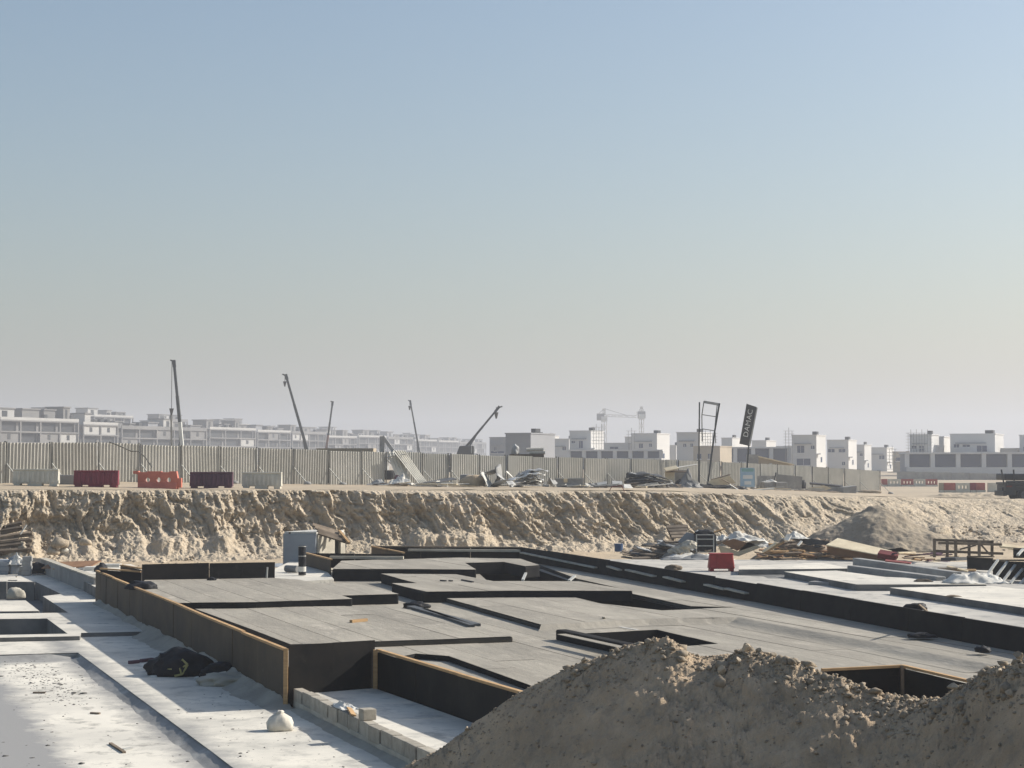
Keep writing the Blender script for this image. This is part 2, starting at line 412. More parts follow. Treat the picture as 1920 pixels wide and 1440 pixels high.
# pit floor, low under the foundations, rising to the bank
pxs = np.arange(-1200, 3200, 14.0)
us = np.concatenate([np.linspace(-20, 50, 18), np.arange(51, 100, .35)])
P = np.zeros((len(us), len(pxs), 3))
A = np.array([YX(p) for p in pxs]); YBv = np.array([Ybase(min(max(p, -420), 2420)) for p in pxs])
for i, u in enumerate(us):
    Yr = np.minimum(u, YBv - .6)
    z = np.interp(Yr, [70, 74.5, 78, 200], [-1.15, .02, .36, .45])
    P[i, :, 0], P[i, :, 1], P[i, :, 2] = A * np.where(Yr > 1, Yr, 30) * 1.0, Yr, z
    if u < 50: P[i, :, 0] = A * 60
P[..., 2] += np.where(P[..., 1] > 60, fbm(P[..., 0] * .7, P[..., 1] * .7, 4, 61) * .10 + fbm(P[..., 0] * 3, P[..., 1] * 3, 3, 63) * .05, 0)
tag(grid_obj('pit_floor', P, M['sand']), kind='structure')

# loose clods at the foot of the bank and on the pit floor (nobody could count them)
def rock_cloud(name, pts, sizes, m, seed=1, flat=.7):
    rng = np.random.default_rng(seed)
    bm = bmesh.new(); bmesh.ops.create_icosphere(bm, subdivisions=1, radius=1)
    bv = np.array([v.co[:] for v in bm.verts]); bf = np.array([[v.index for v in f.verts] for f in bm.faces]); bm.free()
    n = len(pts); V = np.repeat(bv[None], n, 0)
    V = V * (1 + rng.uniform(-.38, .30, (n, len(bv), 1)))
    V = V * rng.uniform(.6, 1.35, (n, 1, 3)) * np.array([1, 1, flat])
    an = rng.uniform(0, 6.28, n); c, s_ = np.cos(an)[:, None], np.sin(an)[:, None]
    x = V[..., 0] * c - V[..., 1] * s_; y = V[..., 0] * s_ + V[..., 1] * c
    V = np.stack([x, y, V[..., 2]], -1) * np.asarray(sizes)[:, None, None] + np.asarray(pts)[:, None, :]
    Fc = (bf[None] + (np.arange(n) * len(bv))[:, None, None]).reshape(-1, 3)
    me = bpy.data.meshes.new(name)
    me.vertices.add(n * len(bv)); me.vertices.foreach_set('co', V.reshape(-1).astype(np.float32))
    me.loops.add(Fc.size); me.polygons.add(len(Fc))
    me.loops.foreach_set('vertex_index', Fc.reshape(-1).astype(np.int32))
    me.polygons.foreach_set('loop_start', np.arange(0, Fc.size, 3, dtype=np.int32))
    me.polygons.foreach_set('loop_total', np.full(len(Fc), 3, dtype=np.int32))
    me.materials.append(m); me.update(calc_edges=True)
    return link(bpy.data.objects.new(name, me))
rng = np.random.default_rng(3)
pts, sz = [], []
for i in range(4200):
    px = rng.uniform(-80, 2000); b = Ybase(px); o = rng.exponential(1.8) - .4
    Yp = b - min(o, 9); pts.append((YX(px) * Yp, Yp, np.interp(-min(o, 9), [-9, -2.6, -.6, .4], [.38, .36, .86, 1.35]) - .06)); sz.append(rng.gamma(1.6, .022) + .018)
tag(rock_cloud('gravel', pts, sz, M['rock'], 4), 'scattered clods and stones at the foot of the bank', 'gravel', kind='stuff')

# grey spoil heap against the bank at the right
def heap(name, pk, Yc, zbase, rx, ry, m, seed, label, cat='mound'):
    top = At(pk[0], pk[1], Yc); nx, ny = 150, 120
    gx, gy = np.meshgrid(np.linspace(-rx, rx, nx), np.linspace(-ry, ry, ny))
    H = top.z - zbase
    r = np.sqrt((gx / rx) ** 2 + (gy / ry) ** 2) + fbm(gx * .35 + seed, gy * .35, 3, seed) * .16
    z = zbase + H * np.clip(1.04 - r, -.12, 1.0) - .04
    z = z + fbm(gx * 1.2, gy * 1.2, 4, seed + 3) * .16 + fbm(gx * 4, gy * 4, 3, seed + 4) * .06
    return tag(grid_obj(name, np.stack([gx + top.x, gy + top.y, z], -1), m), label, cat)
heap('spoil_heap', (1645, 950), 92.5, .35, 4.9, 4.2, M['greyheap'], 71, 'grey spoil heap leaning against the earth bank near the parked truck')

# ------------------------------------------------------------------ sand pile in the foreground
SIL = [(520, 1560), (640, 1505), (750, 1440), (830, 1395), (900, 1345), (960, 1305), (1020, 1272), (1080, 1240), (1130, 1226), (1165, 1212), (1200, 1206),
       (1232, 1196), (1250, 1190), (1262, 1196), (1282, 1216), (1300, 1233), (1330, 1240), (1352, 1234), (1378, 1224), (1400, 1217), (1425, 1221), (1455, 1226), (1485, 1236), (1510, 1250),
       (1540, 1262), (1575, 1272), (1600, 1283), (1620, 1291), (1650, 1302), (1690, 1311), (1725, 1312), (1765, 1304), (1800, 1288), (1830, 1272), (1850, 1258), (1885, 1249), (1920, 1242), (2020, 1225), (2200, 1240), (2500, 1320)]
YRID = [(520, 26.6), (750, 25.9), (1000, 25.1), (1250, 24.2), (1420, 23.3), (1560, 22.3), (1710, 21.2), (1860, 19.9), (1920, 19.4), (2100, 18.2), (2500, 17)]
cpx = np.concatenate([np.arange(480, 700, 6.0), np.arange(700, 1960, 1.7), np.arange(1960, 2500, 7.0)])
Ys = np.concatenate([np.arange(10, 15, .12), np.arange(15, 27, .038), np.arange(27, 29.6, .1)])
sx, sy = np.interp(cpx, [p[0] for p in SIL], [p[1] for p in SIL]), np.interp(cpx, [p[0] for p in YRID], [p[1] for p in YRID])
zr = CZ - (sx - 863) / F * sy
ax = np.array([YX(p) for p in cpx])
YY = np.repeat(Ys[:, None], len(cpx), 1); XX = ax[None, :] * YY
dY = YY - sy[None, :]
# crest: flat table behind the ridge at the right-hand piles, steep dark front
flat = np.interp(cpx, [1200, 1330, 1400, 1600, 1700, 1920], [.15, .4, .5, .35, .3, .6])[None, :]
front = np.where(dY < 0, (-dY) * .70 - .18 * (1 - np.exp(dY * 2.0)) * .9, 0)
back = np.where(dY > 0, np.maximum(dY - flat, 0) * .75 + np.minimum(dY, flat) * .12, 0)
kern = np.exp(-.5 * (np.arange(-260, 261) / 85.0) ** 2); kern /= kern.sum()
fine = np.arange(100, 2900, 1.0); zf_ = np.convolve(np.interp(fine, cpx, zr), kern, 'same'); zs = np.interp(cpx, fine, zf_)
wgt = np.clip(1 - np.exp(-np.abs(dY) / .55), 0, 1)
ZZ = zr[None, :] * (1 - wgt) + zs[None, :] * wgt - front - back
jit = np.clip(np.abs(dY) * 1.2, .25, 1)
ZZ = ZZ + (fbm(XX * .8, YY * .8, 3, 81) * .17 + fbm(XX * 2.6 + YY, YY * 2.6, 3, 83) * .075 + fbm(XX * 9, YY * 9, 3, 85) * .05) * jit
lump = np.maximum(clods(XX * 5.0, YY * 5.0, 91), 0)
slide = clods(XX * 7 + YY * 2, YY * 3.2, 95) * .022 + clods(XX * 17, YY * 15, 97) * .011
patch = np.clip(fbm(XX * .9, YY * .9, 3, 98) * 2 + .4, 0, 1)
ZZ = ZZ + slide * (.35 + patch)
crest = np.exp(-(dY / .55) ** 2) * np.interp(cpx, [1100, 1340, 1400, 1600, 1760, 1920], [.05, .5, 1, .8, .7, 1])[None, :]
ZZ = ZZ + (lump * .06 + clods(XX * 11, YY * 11, 93) * .03 + clods(XX * 22, YY * 22, 99) * .015) * crest
ZZ = np.maximum(ZZ, -.3)
pile = tag(grid_obj('sand_pile', np.stack([XX, YY, ZZ], -1), M['pile'], smooth=False), 'large pile of dumped sand with three crests, nearest the viewer', 'sand pile')
def pile_z(px, Yq):
    j = int(np.argmin(np.abs(cpx - px))); return float(np.interp(Yq, Ys, ZZ[:, j]))
pts, sz = [], []
for i in range(5200):
    px = rng.uniform(760, 1990); yr = float(np.interp(px, [p[0] for p in YRID], [p[1] for p in YRID]))
    near = rng.random() < .45
    Yq = yr + (rng.normal(0, .35) if near else -abs(rng.uniform(0, 4.5)))
    s_ = rng.gamma(1.5, .0058) + .005
    pts.append((YX(px) * Yq, Yq, pile_z(px, Yq) + s_ * .1)); sz.append(s_ * (1.35 if near and px > 1330 else 1))
for i in range(420):                    # coarser clods along the crests
    px = rng.choice([rng.normal(1420, 70), rng.normal(1600, 60), rng.normal(1850, 60), rng.normal(1180, 90)]); yr = interp(px, YRID); Yq = yr + rng.normal(-.05, .28)
    s_ = rng.gamma(2.0, .012) + .012; pts.append((YX(px) * Yq, Yq, pile_z(px, Yq) + s_ * .2)); sz.append(s_)
tag(rock_cloud('pebbles', pts, sz, M['rock'], 6), 'pebbles and clods strewn over the foreground sand pile', 'pebbles', kind='stuff')
def stone(px, Yq, s_, label, seed, m='rock', rough=.25, sub=2, sink=.15, squash=(1, .8, .8)):
    r_ = random.Random(seed)
    bm = bmesh.new(); bmesh.ops.create_icosphere(bm, subdivisions=sub, radius=1)
    # a blocky stone: push vertices towards a few cutting planes
    pl = [(Vector((r_.uniform(-1, 1), r_.uniform(-1, 1), r_.uniform(-1, 1))).normalized(), r_.uniform(.38, .7)) for _ in range(11)]
    for v in bm.verts:
        for nn, dd in pl:
            k = v.co.dot(nn)
            if k > dd: v.co -= nn * (k - dd)
        v.co *= 1 + r_.uniform(-.04, .04)
        v.co = Vector((v.co.x * squash[0], v.co.y * squash[1], v.co.z * squash[2])) * s_
    me = bpy.data.meshes.new('stone'); bm.to_mesh(me); bm.free(); me.materials.append(M[m])
    o = link(bpy.data.objects.new('stone', me))
    o.location = (YX(px) * Yq, Yq, pile_z(px, Yq) + s_ * squash[2] * (1 - sink * 2)); o.rotation_euler = (r_.uniform(-.2, .2), r_.uniform(-.2, .2), r_.uniform(0, 6))
    return tag(o, label, 'stone', 'larger stones on the sand pile')
for i, (px, dy, s_, lab) in enumerate([
        (1725, -.05, .075, 'pale upright square stone in the dip between the sand crests'),
        (1702, -.05, .05, 'small rounded pale stone beside the square one in the dip'),
        (1661, -.05, .05, 'pale stone on the crest just before the dip'),
        (1785, .05, .11, 'long pale slab of rock rising out of the dip towards the third crest'),
        (1888, -.45, .085, 'bright angular stone low on the third sand crest'),
        (1868, -.1, .08, 'brown stone on the shoulder of the third sand crest'),
        (1905, .1, .09, 'large brown clod on top of the third sand crest by the picture edge'),
        (1095, -.02, .065, 'brown clod on the left slope of the first sand crest'),
        (1177, -.05, .05, 'pale stone just under the pointed first crest, on its left'),
        (1396, .0, .085, 'dark clod crowning the second sand crest'),
        (1421, .05, .07, 'second dark clod along the top of the middle crest'),
        (1449, .05, .07, 'broad dark clod towards the right of the middle crest'),
        (1491, -.02, .05, 'small white stone at the right end of the middle crest'),
        (1352, -.45, .095, 'grey boulder half buried below the middle crest'),
        (1382, -.30, .07, 'leaning grey rock among clods under the middle crest'),
        (877, -.05, .055, 'pale stone on the low left edge of the sand pile by the white slab'),
        (1583, -.3, .06, 'cone shaped stone in the shaded slope left of the dip'),
        (1010, -1.9, .05, 'small grey stone low on the shaded front slope')]):
    yr = interp(px, YRID)
    stone(px, yr + dy, s_, lab, 100 + i, squash=(1.5, .7, .6) if i == 3 else (1, .8, .85))
# ------------------------------------------------------------------ foundations
U, V = Vector((-.370, .929)), Vector((.929, .370))
def ab(p): return (p[0] * V.x + p[1] * V.y, p[0] * U.x + p[1] * U.y)
def xy(a, b): return (a * V.x + b * U.x, a * V.y + b * U.y)
def ccw(pl):
    ar = sum(pl[i][0] * pl[(i + 1) % len(pl)][1] - pl[(i + 1) % len(pl)][0] * pl[i][1] for i in range(len(pl)))
    return pl if ar > 0 else pl[::-1]
def PX(pts, z):                         # survey a plan outline lying on the level z
    return ccw([G(x, y, z).to_2d()[:] for x, y in pts])
def clip_tri(poly, lo, hi, ax=0):       # keep lo <= a <= hi along one site axis
    for k, s_ in ((lo, 1), (hi, -1)):
        out = []
        for i in range(len(poly)):
            p, q = poly[i], poly[(i + 1) % len(poly)]
            dp, dq = s_ * (p[ax] - k), s_ * (q[ax] - k)
            if dp >= 0: out.append(p)
            if (dp >= 0) != (dq >= 0):
                t = dp / (dp - dq); out.append((p[0] + (q[0] - p[0]) * t, p[1] + (q[1] - p[1]) * t))
        poly = out
        if len(poly) < 3: return []
    return poly
def poly_area(pl): return abs(sum(pl[i][0] * pl[(i + 1) % len(pl)][1] - pl[(i + 1) % len(pl)][0] * pl[i][1] for i in range(len(pl)))) / 2
def lay_sheets(parent, poly, holes, z, off=0.0, width=.92, gap=.035, lift=.006, cross=None):
    loops = [[Vector((p[0], p[1], 0)) for p in lp] for lp in [poly] + list(holes)]
    flat = [p for lp in loops for p in lp]
    tris = [[ab(flat[i]) for i in t] for t in tessellate_polygon(loops)]
    lo = min(p[0] for t in tris for p in t); hi = max(p[0] for t in tris for p in t)
    rs = random.Random(int(z * 1000 + off * 77)); k = math.floor((lo - off) / width)
    while off + k * width < hi:
        g_ = rs.uniform(.006, .022); a0, a1 = off + k * width, off + (k + 1) * width - g_
        strip = [c for c in (clip_tri(t, a0, a1) for t in tris) if len(c) >= 3 and poly_area(c) > 1e-4]
        cuts = []
        if strip:
            b_ = min(p[1] for c in strip for p in c) - rs.uniform(0, 6); bmax = max(p[1] for c in strip for p in c)
            while b_ < bmax: cuts.append(b_); b_ += rs.uniform(8, 12)
            cuts.append(b_)
        for b0, b1 in zip(cuts[:-1], cuts[1:]):
            groups = []                 # clipped pieces grouped into connected sheets
            for t in strip:
                c = clip_tri(t, b0, b1 - .003, 1)
                if len(c) >= 3 and poly_area(c) > 1e-4:
                    keys = {(round(p[0], 3), round(p[1], 3)) for p in c}; cur = [keys, [c]]; rest = []
                    for g in groups:
                        if len(g[0] & cur[0]) >= 2: cur = [g[0] | cur[0], g[1] + cur[1]]
                        else: rest.append(g)
                    groups = rest + [cur]
            for _, cs in groups:
                vs, fs, ids = [], [], {}; lz = lift + rs.uniform(0, .008)
                for c in cs:
                    f = []
                    for p in ccw([xy(*p) for p in c]):
                        key = (round(p[0], 3), round(p[1], 3))
                        if key not in ids: ids[key] = len(vs); vs.append((p[0], p[1], z + lz))
                        if ids[key] not in f: f.append(ids[key])
                    if len(f) > 2: fs.append(tuple(f))
                if sum(poly_area(c) for c in cs) > .12:
                    mesh_obj('membrane_sheet', vs, fs, M['membrane'], parent)
        k += 1

CZL = .82                                # level of the base sheet
raft = thing('raft_foundation', (2, 45, 0), 'stepped raft foundation covered in grey waterproofing sheets, ringed by formwork', 'foundation')
pit1 = PX([(1085, 1189), (1232, 1181), (1347, 1208), (1190, 1218)], CZL)
pit2 = PX([(1060, 1116), (1181, 1113), (1296, 1137), (1385, 1139), (1241, 1145), (1127, 1132)], .95)
pit3 = PX([(893, 1062), (1012, 1062), (1080, 1084), (1066, 1090), (925, 1090)], 1.0)
pW0, pW1, pE = G(182, 1116, .35).to_2d(), G(537, 1295, .35).to_2d(), G(703, 1283, .35).to_2d()
notch = [G(1815, 1279, 1.0).to_2d(), G(1691, 1250, 1.0).to_2d(), G(1540, 1258, 1.0).to_2d()]
rw = [G(976, 1026, 1.5).to_2d(), G(1142, 1051, 1.5).to_2d(), G(1420, 1094, 1.5).to_2d(), G(1706, 1142, 1.5).to_2d(), G(1920, 1177, 1.5).to_2d(), G(2070, 1203, 1.5).to_2d()]
backL = G(697, 1024, 1.5).to_2d(); backM = G(757, 1037, 1.5).to_2d(); frontM = G(574, 1036, 1.5).to_2d(); frontN = G(621, 1048, 1.5).to_2d()
abL, abR = G(265, 1092, 1.05).to_2d(), G(515, 1086, 1.05).to_2d()
dedge = [G(842, 1231, CZL).to_2d(), G(990, 1284, CZL).to_2d(), G(1080, 1322, CZL).to_2d()]
base_poly = ccw([tuple(p) for p in [pW0, pW1, pE, G(780, 1226, CZL).to_2d(), dedge[0], dedge[1], dedge[2], G(1350, 1330, CZL).to_2d(), notch[2], notch[1], notch[0], G(2040, 1330, CZL).to_2d()] + rw[::-1] + [backL, backM, frontM, frontN, G(610, 1100, .95).to_2d(), abR, abL]])
mb = MB(); mb.prism(base_poly, -.6, CZL, [pit1, pit2, pit3]); base = mb.build('base_slab', M['bitumen'], raft)
lay_sheets(base, base_poly, [pit1, pit2, pit3], CZL, .3)
def pit_lining(poly, z0, z1):
    mb = MB(); n = len(poly); c = Vector((sum(p[0] for p in poly) / n, sum(p[1] for p in poly) / n))
    o = [c + (Vector(p) - c) * 1.03 for p in poly]
    vs = [(p[0], p[1], z0) for p in o] + [(p[0], p[1], z1) for p in o]
    mb.add(vs, [tuple(range(n))] + [(i, (i + 1) % n, n + (i + 1) % n, n + i) for i in range(n)])
    mb.build('pit_lining', M['bitumen'], raft)
for p in (pit1, pit2, pit3): pit_lining(p, -.35, CZL - .02)
def step(name, pts, z, holes=(), zlow=CZL - .02, off=0.0, bev=.05, m='bitumen'):
    poly = PX(pts, z); mb = MB(); mb.prism(poly, zlow, z, holes)
    o = mb.build(name, M[m], raft, bevel=bev); lay_sheets(o, poly, holes, z, off); return o
gl = [(808, 1114), (980, 1111), (1187, 1109), (1084, 1086), (1015, 1061), (976, 1050), (1142, 1077), (1420, 1128), (1706, 1184), (1920, 1226), (2050, 1252), (1960, 1268), (1868, 1249), (1640, 1206), (1420, 1166), (1385, 1158), (1220, 1161), (1015, 1172)]
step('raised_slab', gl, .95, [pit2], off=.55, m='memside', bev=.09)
step('raised_slab', [(272, 1088), (515, 1084), (561, 1087), (592, 1094), (673, 1094), (748, 1114), (641, 1117), (661, 1123.5), (480, 1129.5), (330, 1131), (250, 1104)], 1.12, off=.2)
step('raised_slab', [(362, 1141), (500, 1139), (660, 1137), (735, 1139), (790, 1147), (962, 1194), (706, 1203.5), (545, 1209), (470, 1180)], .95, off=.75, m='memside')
step('raised_slab', [(714, 1076), (855, 1077), (925, 1090), (1085, 1090), (1187, 1108), (980, 1108), (792, 1110), (734, 1094), (782, 1094)], 1.15, off=.1)
step('raised_slab', [(623, 1067), (893, 1068), (872, 1056), (945, 1054), (985, 1062), (1012, 1060), (976, 1048), (860, 1046), (700, 1050), (640, 1052)], 1.25, off=.4)
# the sheeting runs down softly over the front edge of the wide slab
edge_ = [G(*q_, .95) for q_ in [(1015, 1172), (1090, 1168), (1220, 1161), (1330, 1158.5), (1385, 1158), (1420, 1166), (1640, 1206), (1868, 1249)]]
for i_ in range(len(edge_) - 1):
    a_, b_ = edge_[i_], edge_[i_ + 1]; vs_ = []
    o_ = [Vector((-.10, -.50, 0)) if j_ < 4 else (Vector((-.34, -.36, 0)) if j_ < 5 else Vector((-.52, -.10, 0))) for j_ in (i_, i_ + 1)]
    for q_, w_ in ((a_, o_[0]), (b_, o_[1])):
        vs_ += [q_ - w_ * .12 + Vector((0, 0, .016)), q_ + w_ * .1 + Vector((0, 0, .008)), q_ + w_ * .45 + Vector((0, 0, -.07)), q_ + w_ * .9 + Vector((0, 0, -.115)), q_ + w_ * 1.25 + Vector((0, 0, -.116))]
    mesh_obj('membrane_sheet', vs_, [(k_, k_ + 1, k_ + 6, k_ + 5) for k_ in range(4)], M['membrane'], raft, True)
# low ledge at the near left corner
step('low_ledge', [(706, 1216), (786, 1222), (842, 1233), (990, 1286), (1080, 1324), (1000, 1340), (940, 1318)], .70, zlow=-.3, off=.6)
# upstand kerb beside the near pit
mb = MB(); mb.bar(G(1052, 1190, .95), G(1200, 1222, .95), .30, .26); mb.build('upstand', M['bitumen'], raft, bevel=.04)
mb = MB(); mb.bar(G(1053, 1189, 1.09), G(1200, 1221, 1.09), .22, .012); mb.build('membrane_sheet', M['membrane'], raft)
# pale chalk-like joint tape on the membrane
mb = MB(); pts_ = [(1131, 1157), (1138, 1166), (1160, 1175), (1196, 1181)]
for a_, b_ in zip(pts_[:-1], pts_[1:]): mb.bar(G(*a_, 1.012 if a_[1] < 1160 else .835), G(*b_, .835), .09, .008)
mb.build('joint_tape', M['whitesheet'], raft)

def formwork(name, label, pts, z0, z1, mface, panel=2.44, rail=True, railm='timber', posts=(), thick=.03, group='formwork walls round the raft', skip=False, inset=.0):
    """plywood panels set end to end between plan points, a timber rail along the top"""
    c = Vector(pts[0]); t = thing(name, (c.x, c.y, z0), label, 'formwork', group)
    for (p, q) in zip(pts[:-1], pts[1:]):
        p, q = Vector(p), Vector(q); L = (q - p).length; n = max(1, round(L / panel)); d = (q - p) / L
        for i in range(n):
            a = p + d * (L * i / n + .006); b = p + d * (L * (i + 1) / n - .006)
            dz = random.uniform(-.015, .012); n2 = Vector((-d.y, d.x)); o1, o2, o3 = (n2 * random.uniform(-.018, .018) for _ in range(3))
            mb = MB(); m_ = (a + b) / 2 + o2; zz_ = (z0 + z1) / 2 + dz
            mb.bar((a.x + o1.x, a.y + o1.y, zz_), (m_.x, m_.y, zz_ + random.uniform(-.006, .006)), thick, z1 - z0); mb.bar((m_.x, m_.y, zz_), (b.x + o3.x, b.y + o3.y, zz_ + random.uniform(-.01, .01)), thick, z1 - z0); mb.build('panel', M[mface], t)
        if rail:
            nr = max(1, round(L / 3.6))
            for i in range(nr):
                a = p + d * (L * i / nr + .004); b = p + d * (L * (i + 1) / nr - .004)
                j1, j2 = random.uniform(-.012, .012), random.uniform(-.012, .012); mb = MB(); mb.bar((a.x + j1, a.y, z1 + .03 + j1), (b.x + j2, b.y, z1 + .03 + j2 * .8), .09, .05); mb.build('top_rail', M[railm], t)
    for (px_, m_) in posts:
        p = Vector(px_); mb = MB(); mb.abox((p.x - .045, p.y - .045, z0), (p.x + .045, p.y + .045, z1 + .05)); mb.build('post', M[m_], t)
    return t
wd = (pW1 - pW0).normalized(); wn_ = Vector((wd.y, -wd.x))
if wn_.x > 0: wn_ = -wn_
formwork('formwork_wall', 'long brown plywood formwork wall with timber rail along the left edge', [pW0 + wn_ * .03, pW1 + wn_ * .03], -.02, 1.17, 'brownply', posts=[(pW1 + wn_ * .03 + wd * .06, 'timber')])
formwork('formwork_wall', 'black formwork panel closing the near left corner behind the block kerb', [pW1 + Vector((.045, -.05)), pE + Vector((0, -.04))], .1, 1.30, 'blackply', panel=4, rail=False)
rp2 = G(930, 1366, .3).to_2d(); rpd = (rp2 - pE).normalized()
formwork('formwork_wall', 'black formwork wall with pale timber rail sloping down behind the sand pile', [pE + Vector((.06, -.08)), pE + rpd * 9.0], .2, 1.04, 'blackply', posts=[(pE + Vector((.02, -.12)), 'timber')])
formwork('formwork_wall', 'long black formwork wall behind the left raised slab, two short stakes in front', [abL + Vector((0, .05)), abR + Vector((0, .05))], .8, 1.64, 'blackply', rail=False)
for px_ in (386, 500):
    p = G(px_, 1083.5, 1.13); mb = MB(); mb.bar(p, p + Vector((.02, .0, .36)), .07, .05, up=(1, 0, 0)); o = mb.build('stake', M['galv']); tag(o, 'pale wooden stake standing before the black wall, nearer its ' + ('left joint' if px_ < 400 else 'right end'), 'stake', 'stakes before the black wall')
st0 = G(227, 1051, 1.6).to_2d(); st1 = G(266, 1066, 1.45).to_2d()
formwork('formwork_wall', 'short brown return of formwork leading back from the far left corner', [st0, st1], .6, 1.42, 'brownply', panel=3)
formwork('formwork_wall', 'low black formwork panel at the far end of the long brown wall', [G(188, 1074, 1.2).to_2d(), st1], .6, 1.32, 'blackply', panel=3)
formwork('formwork_wall', 'black formwork wall in the middle distance with a grey dusty ledge', [frontM, backM], .9, 1.47, 'blackply', rail=False)
formwork('formwork_wall', 'brown formwork end panel beside the upright black rolls', [frontM, G(621, 1050, 1.45).to_2d()], .75, 1.44, 'brownply', panel=4)
formwork('formwork_wall', 'brown railed formwork return at the rear of the raft', [backL, backM], 1.0, 1.47, 'brownply', panel=6)
formwork('formwork_wall', 'black formwork wall across the rear of the raft below the bank', [backL, rw[0]], .9, 1.47, 'blackply', rail=True, railm='oldtimber')
mb = MB(); a_, b_ = frontM.lerp(backM, .25), backM; mb.bar((a_.x, a_.y - .12, 1.33), (b_.x, b_.y - .12, 1.33), .2, .10); tag(mb.build('dust_ledge', M['mortar']), 'grey dusty ledge along the middle black formwork wall', 'ledge')
mb = MB(); a_, b_ = backL.lerp(rw[0], .25), rw[0]; mb.bar((a_.x, a_.y - .14, 1.36), (b_.x, b_.y - .14, 1.36), .22, .09); tag(mb.build('dust_ledge', M['mortar']), 'pale dusty ledge along the rear black formwork wall', 'ledge')
# the long black upstand wall on the right, membrane hung over it
t = thing('upstand_wall', (rw[2].x, rw[2].y, .8), 'long black upstand wall running down the right side of the raft', 'wall')
for (p, q) in zip(rw[:-1], rw[1:]):
    L = (q - p).length; n = max(1, round(L / 3.0)); d = (q - p) / L; nn = Vector((d.y, -d.x))
    if nn.x > 0: nn = -nn
    for i in range(n):
        a = p + d * (L * i / n + .008); b = p + d * (L * (i + 1) / n - .008)
        h = 1.5 + random.uniform(-.025, .025)
        mb = MB(); mb.hexa([(a.x + nn.x * .10, a.y + nn.y * .10, .55), (b.x + nn.x * .10, b.y + nn.y * .10, .55), (b.x - nn.x * .1, b.y - nn.y * .1, .55), (a.x - nn.x * .1, a.y - nn.y * .1, .55),
                            (a.x + nn.x * .02, a.y + nn.y * .02, h), (b.x + nn.x * .02, b.y + nn.y * .02, h), (b.x - nn.x * .05, b.y - nn.y * .05, h), (a.x - nn.x * .05, a.y - nn.y * .05, h)])
        mb.build('panel', M['bitumen'], t)
dist = 0
for (p, q, f0, f1) in [(rw[0], rw[1], .05, .9), (rw[1], rw[2], .02, .12), (rw[1], rw[2], .17, .38), (rw[1], rw[2], .45, .58), (rw[1], rw[2], .72, .84), (rw[1], rw[2], .845, .965)]:
    d = (q - p); nn = Vector((d.y, -d.x)).normalized()
    if nn.x > 0: nn = -nn
    a, b = p + d * f0 + nn * .13, p + d * f1 + nn * .14
    mb = MB(); mb.bar((a.x, a.y, 1.31 - .1 * f0), (b.x, b.y, 1.26 - .08 * f1), .16, .05); mb.build('dust_strip', M['mortar'], t)
# near formwork notch glimpsed through the dip of the sand pile
formwork('formwork_corner', 'inside corner of dark formwork with timber rails seen through the dip', [notch[2], notch[1], notch[0]], -.1, .98, 'blackply', panel=2.2, posts=[(notch[1] + Vector((0, -.1)), 'oldtimber')], group=None)

# ---- loose things on the raft
def tagged(mb, name, m, label, cat, group=None, bevel=0, smooth=False):
    return tag(mb.build(name, M[m], None, smooth, bevel), label, cat, group)
mb = MB(); mb.bar(G(658, 1165, 1.0), G(687, 1162, 1.0), .10, .07); tagged(mb, 'timber_offcut', 'timber', 'short pale timber offcut lying alone on the left grey slab', 'timber')
mb = MB(); mb.bar(G(590, 1132.5, .99), G(611, 1133.5, .99), .09, .05); tagged(mb, 'timber_offcut', 'timber', 'thin timber offcut under the edge of the left raised slab', 'timber')
for i, (p, q, w, lab) in enumerate([((770, 1138), (893, 1172), .24, 'long curled strip of grey membrane lying in the middle channel'), ((795, 1143), (885, 1174), .14, 'second narrower membrane strip beside the long curled one')]):
    mb = MB(); mb.bar(G(*p, .99), G(*q, .99), w, .07); tagged(mb, 'membrane_strip', 'darksheet', lab, 'strip')
def lump(name, pos, size, m, label, cat, seed=0, parent=None, group=None, amp=.25, sub=3, crease=0):
    r_ = random.Random(seed); bm = bmesh.new(); bmesh.ops.create_icosphere(bm, subdivisions=sub, radius=1)
    co = np.array([v.co[:] for v in bm.verts])
    nz = fbm(co[:, 0] * 1.6 + seed, co[:, 1] * 1.6 + co[:, 2] * 1.3, 3, seed) * amp + ridged(co[:, 0] * 2.2 + co[:, 2], co[:, 1] * 2.2 + seed, 2, seed + 5) * amp * crease
    for v, k in zip(bm.verts, nz):
        v.co *= 1 + k
        v.co = Vector((v.co.x * size[0], v.co.y * size[1], max(v.co.z, -.45) * size[2]))
    me = bpy.data.meshes.new(name); bm.to_mesh(me); bm.free(); me.materials.append(M[m]); me.polygons.foreach_set('use_smooth', [crease < .8] * len(me.polygons))
    o = link(bpy.data.objects.new(name, me), parent); o.location = Vector(pos) + Vector((0, 0, .43 * size[2]))
    if parent is None: tag(o, label, cat, group)
    return o
lump('sheet_scrap', G(783, 1140, .84), (.35, .2, .12), 'black_pl', 'crumpled black scrap at the head of the long membrane strip', 'scrap', 3, amp=.5, crease=.6)
lump('sheet_scrap', G(1730, 1195, 1.01), (.3, .16, .07), 'black_pl', 'flat black scrap in the shadow of the right upstand wall', 'scrap', 5, amp=.5, crease=.6)
lump('sheet_scrap', G(1845, 1223, 1.01), (.16, .12, .09), 'black_pl', 'small black scrap by the right end of the shaded strip', 'scrap', 6, amp=.5, crease=.6)
lump('sheet_scrap', G(397, 1088, 1.13), (.14, .1, .06), 'black_pl', 'tiny dark scrap near the left stake', 'scrap', 7, amp=.5, crease=.6)
lump('black_bag', G(266, 1104, 1.12), (.42, .42, .17), 'black_pl', 'crumpled black sheeting inside the far end of the brown wall', 'sheeting', 8, amp=.5, crease=.7)
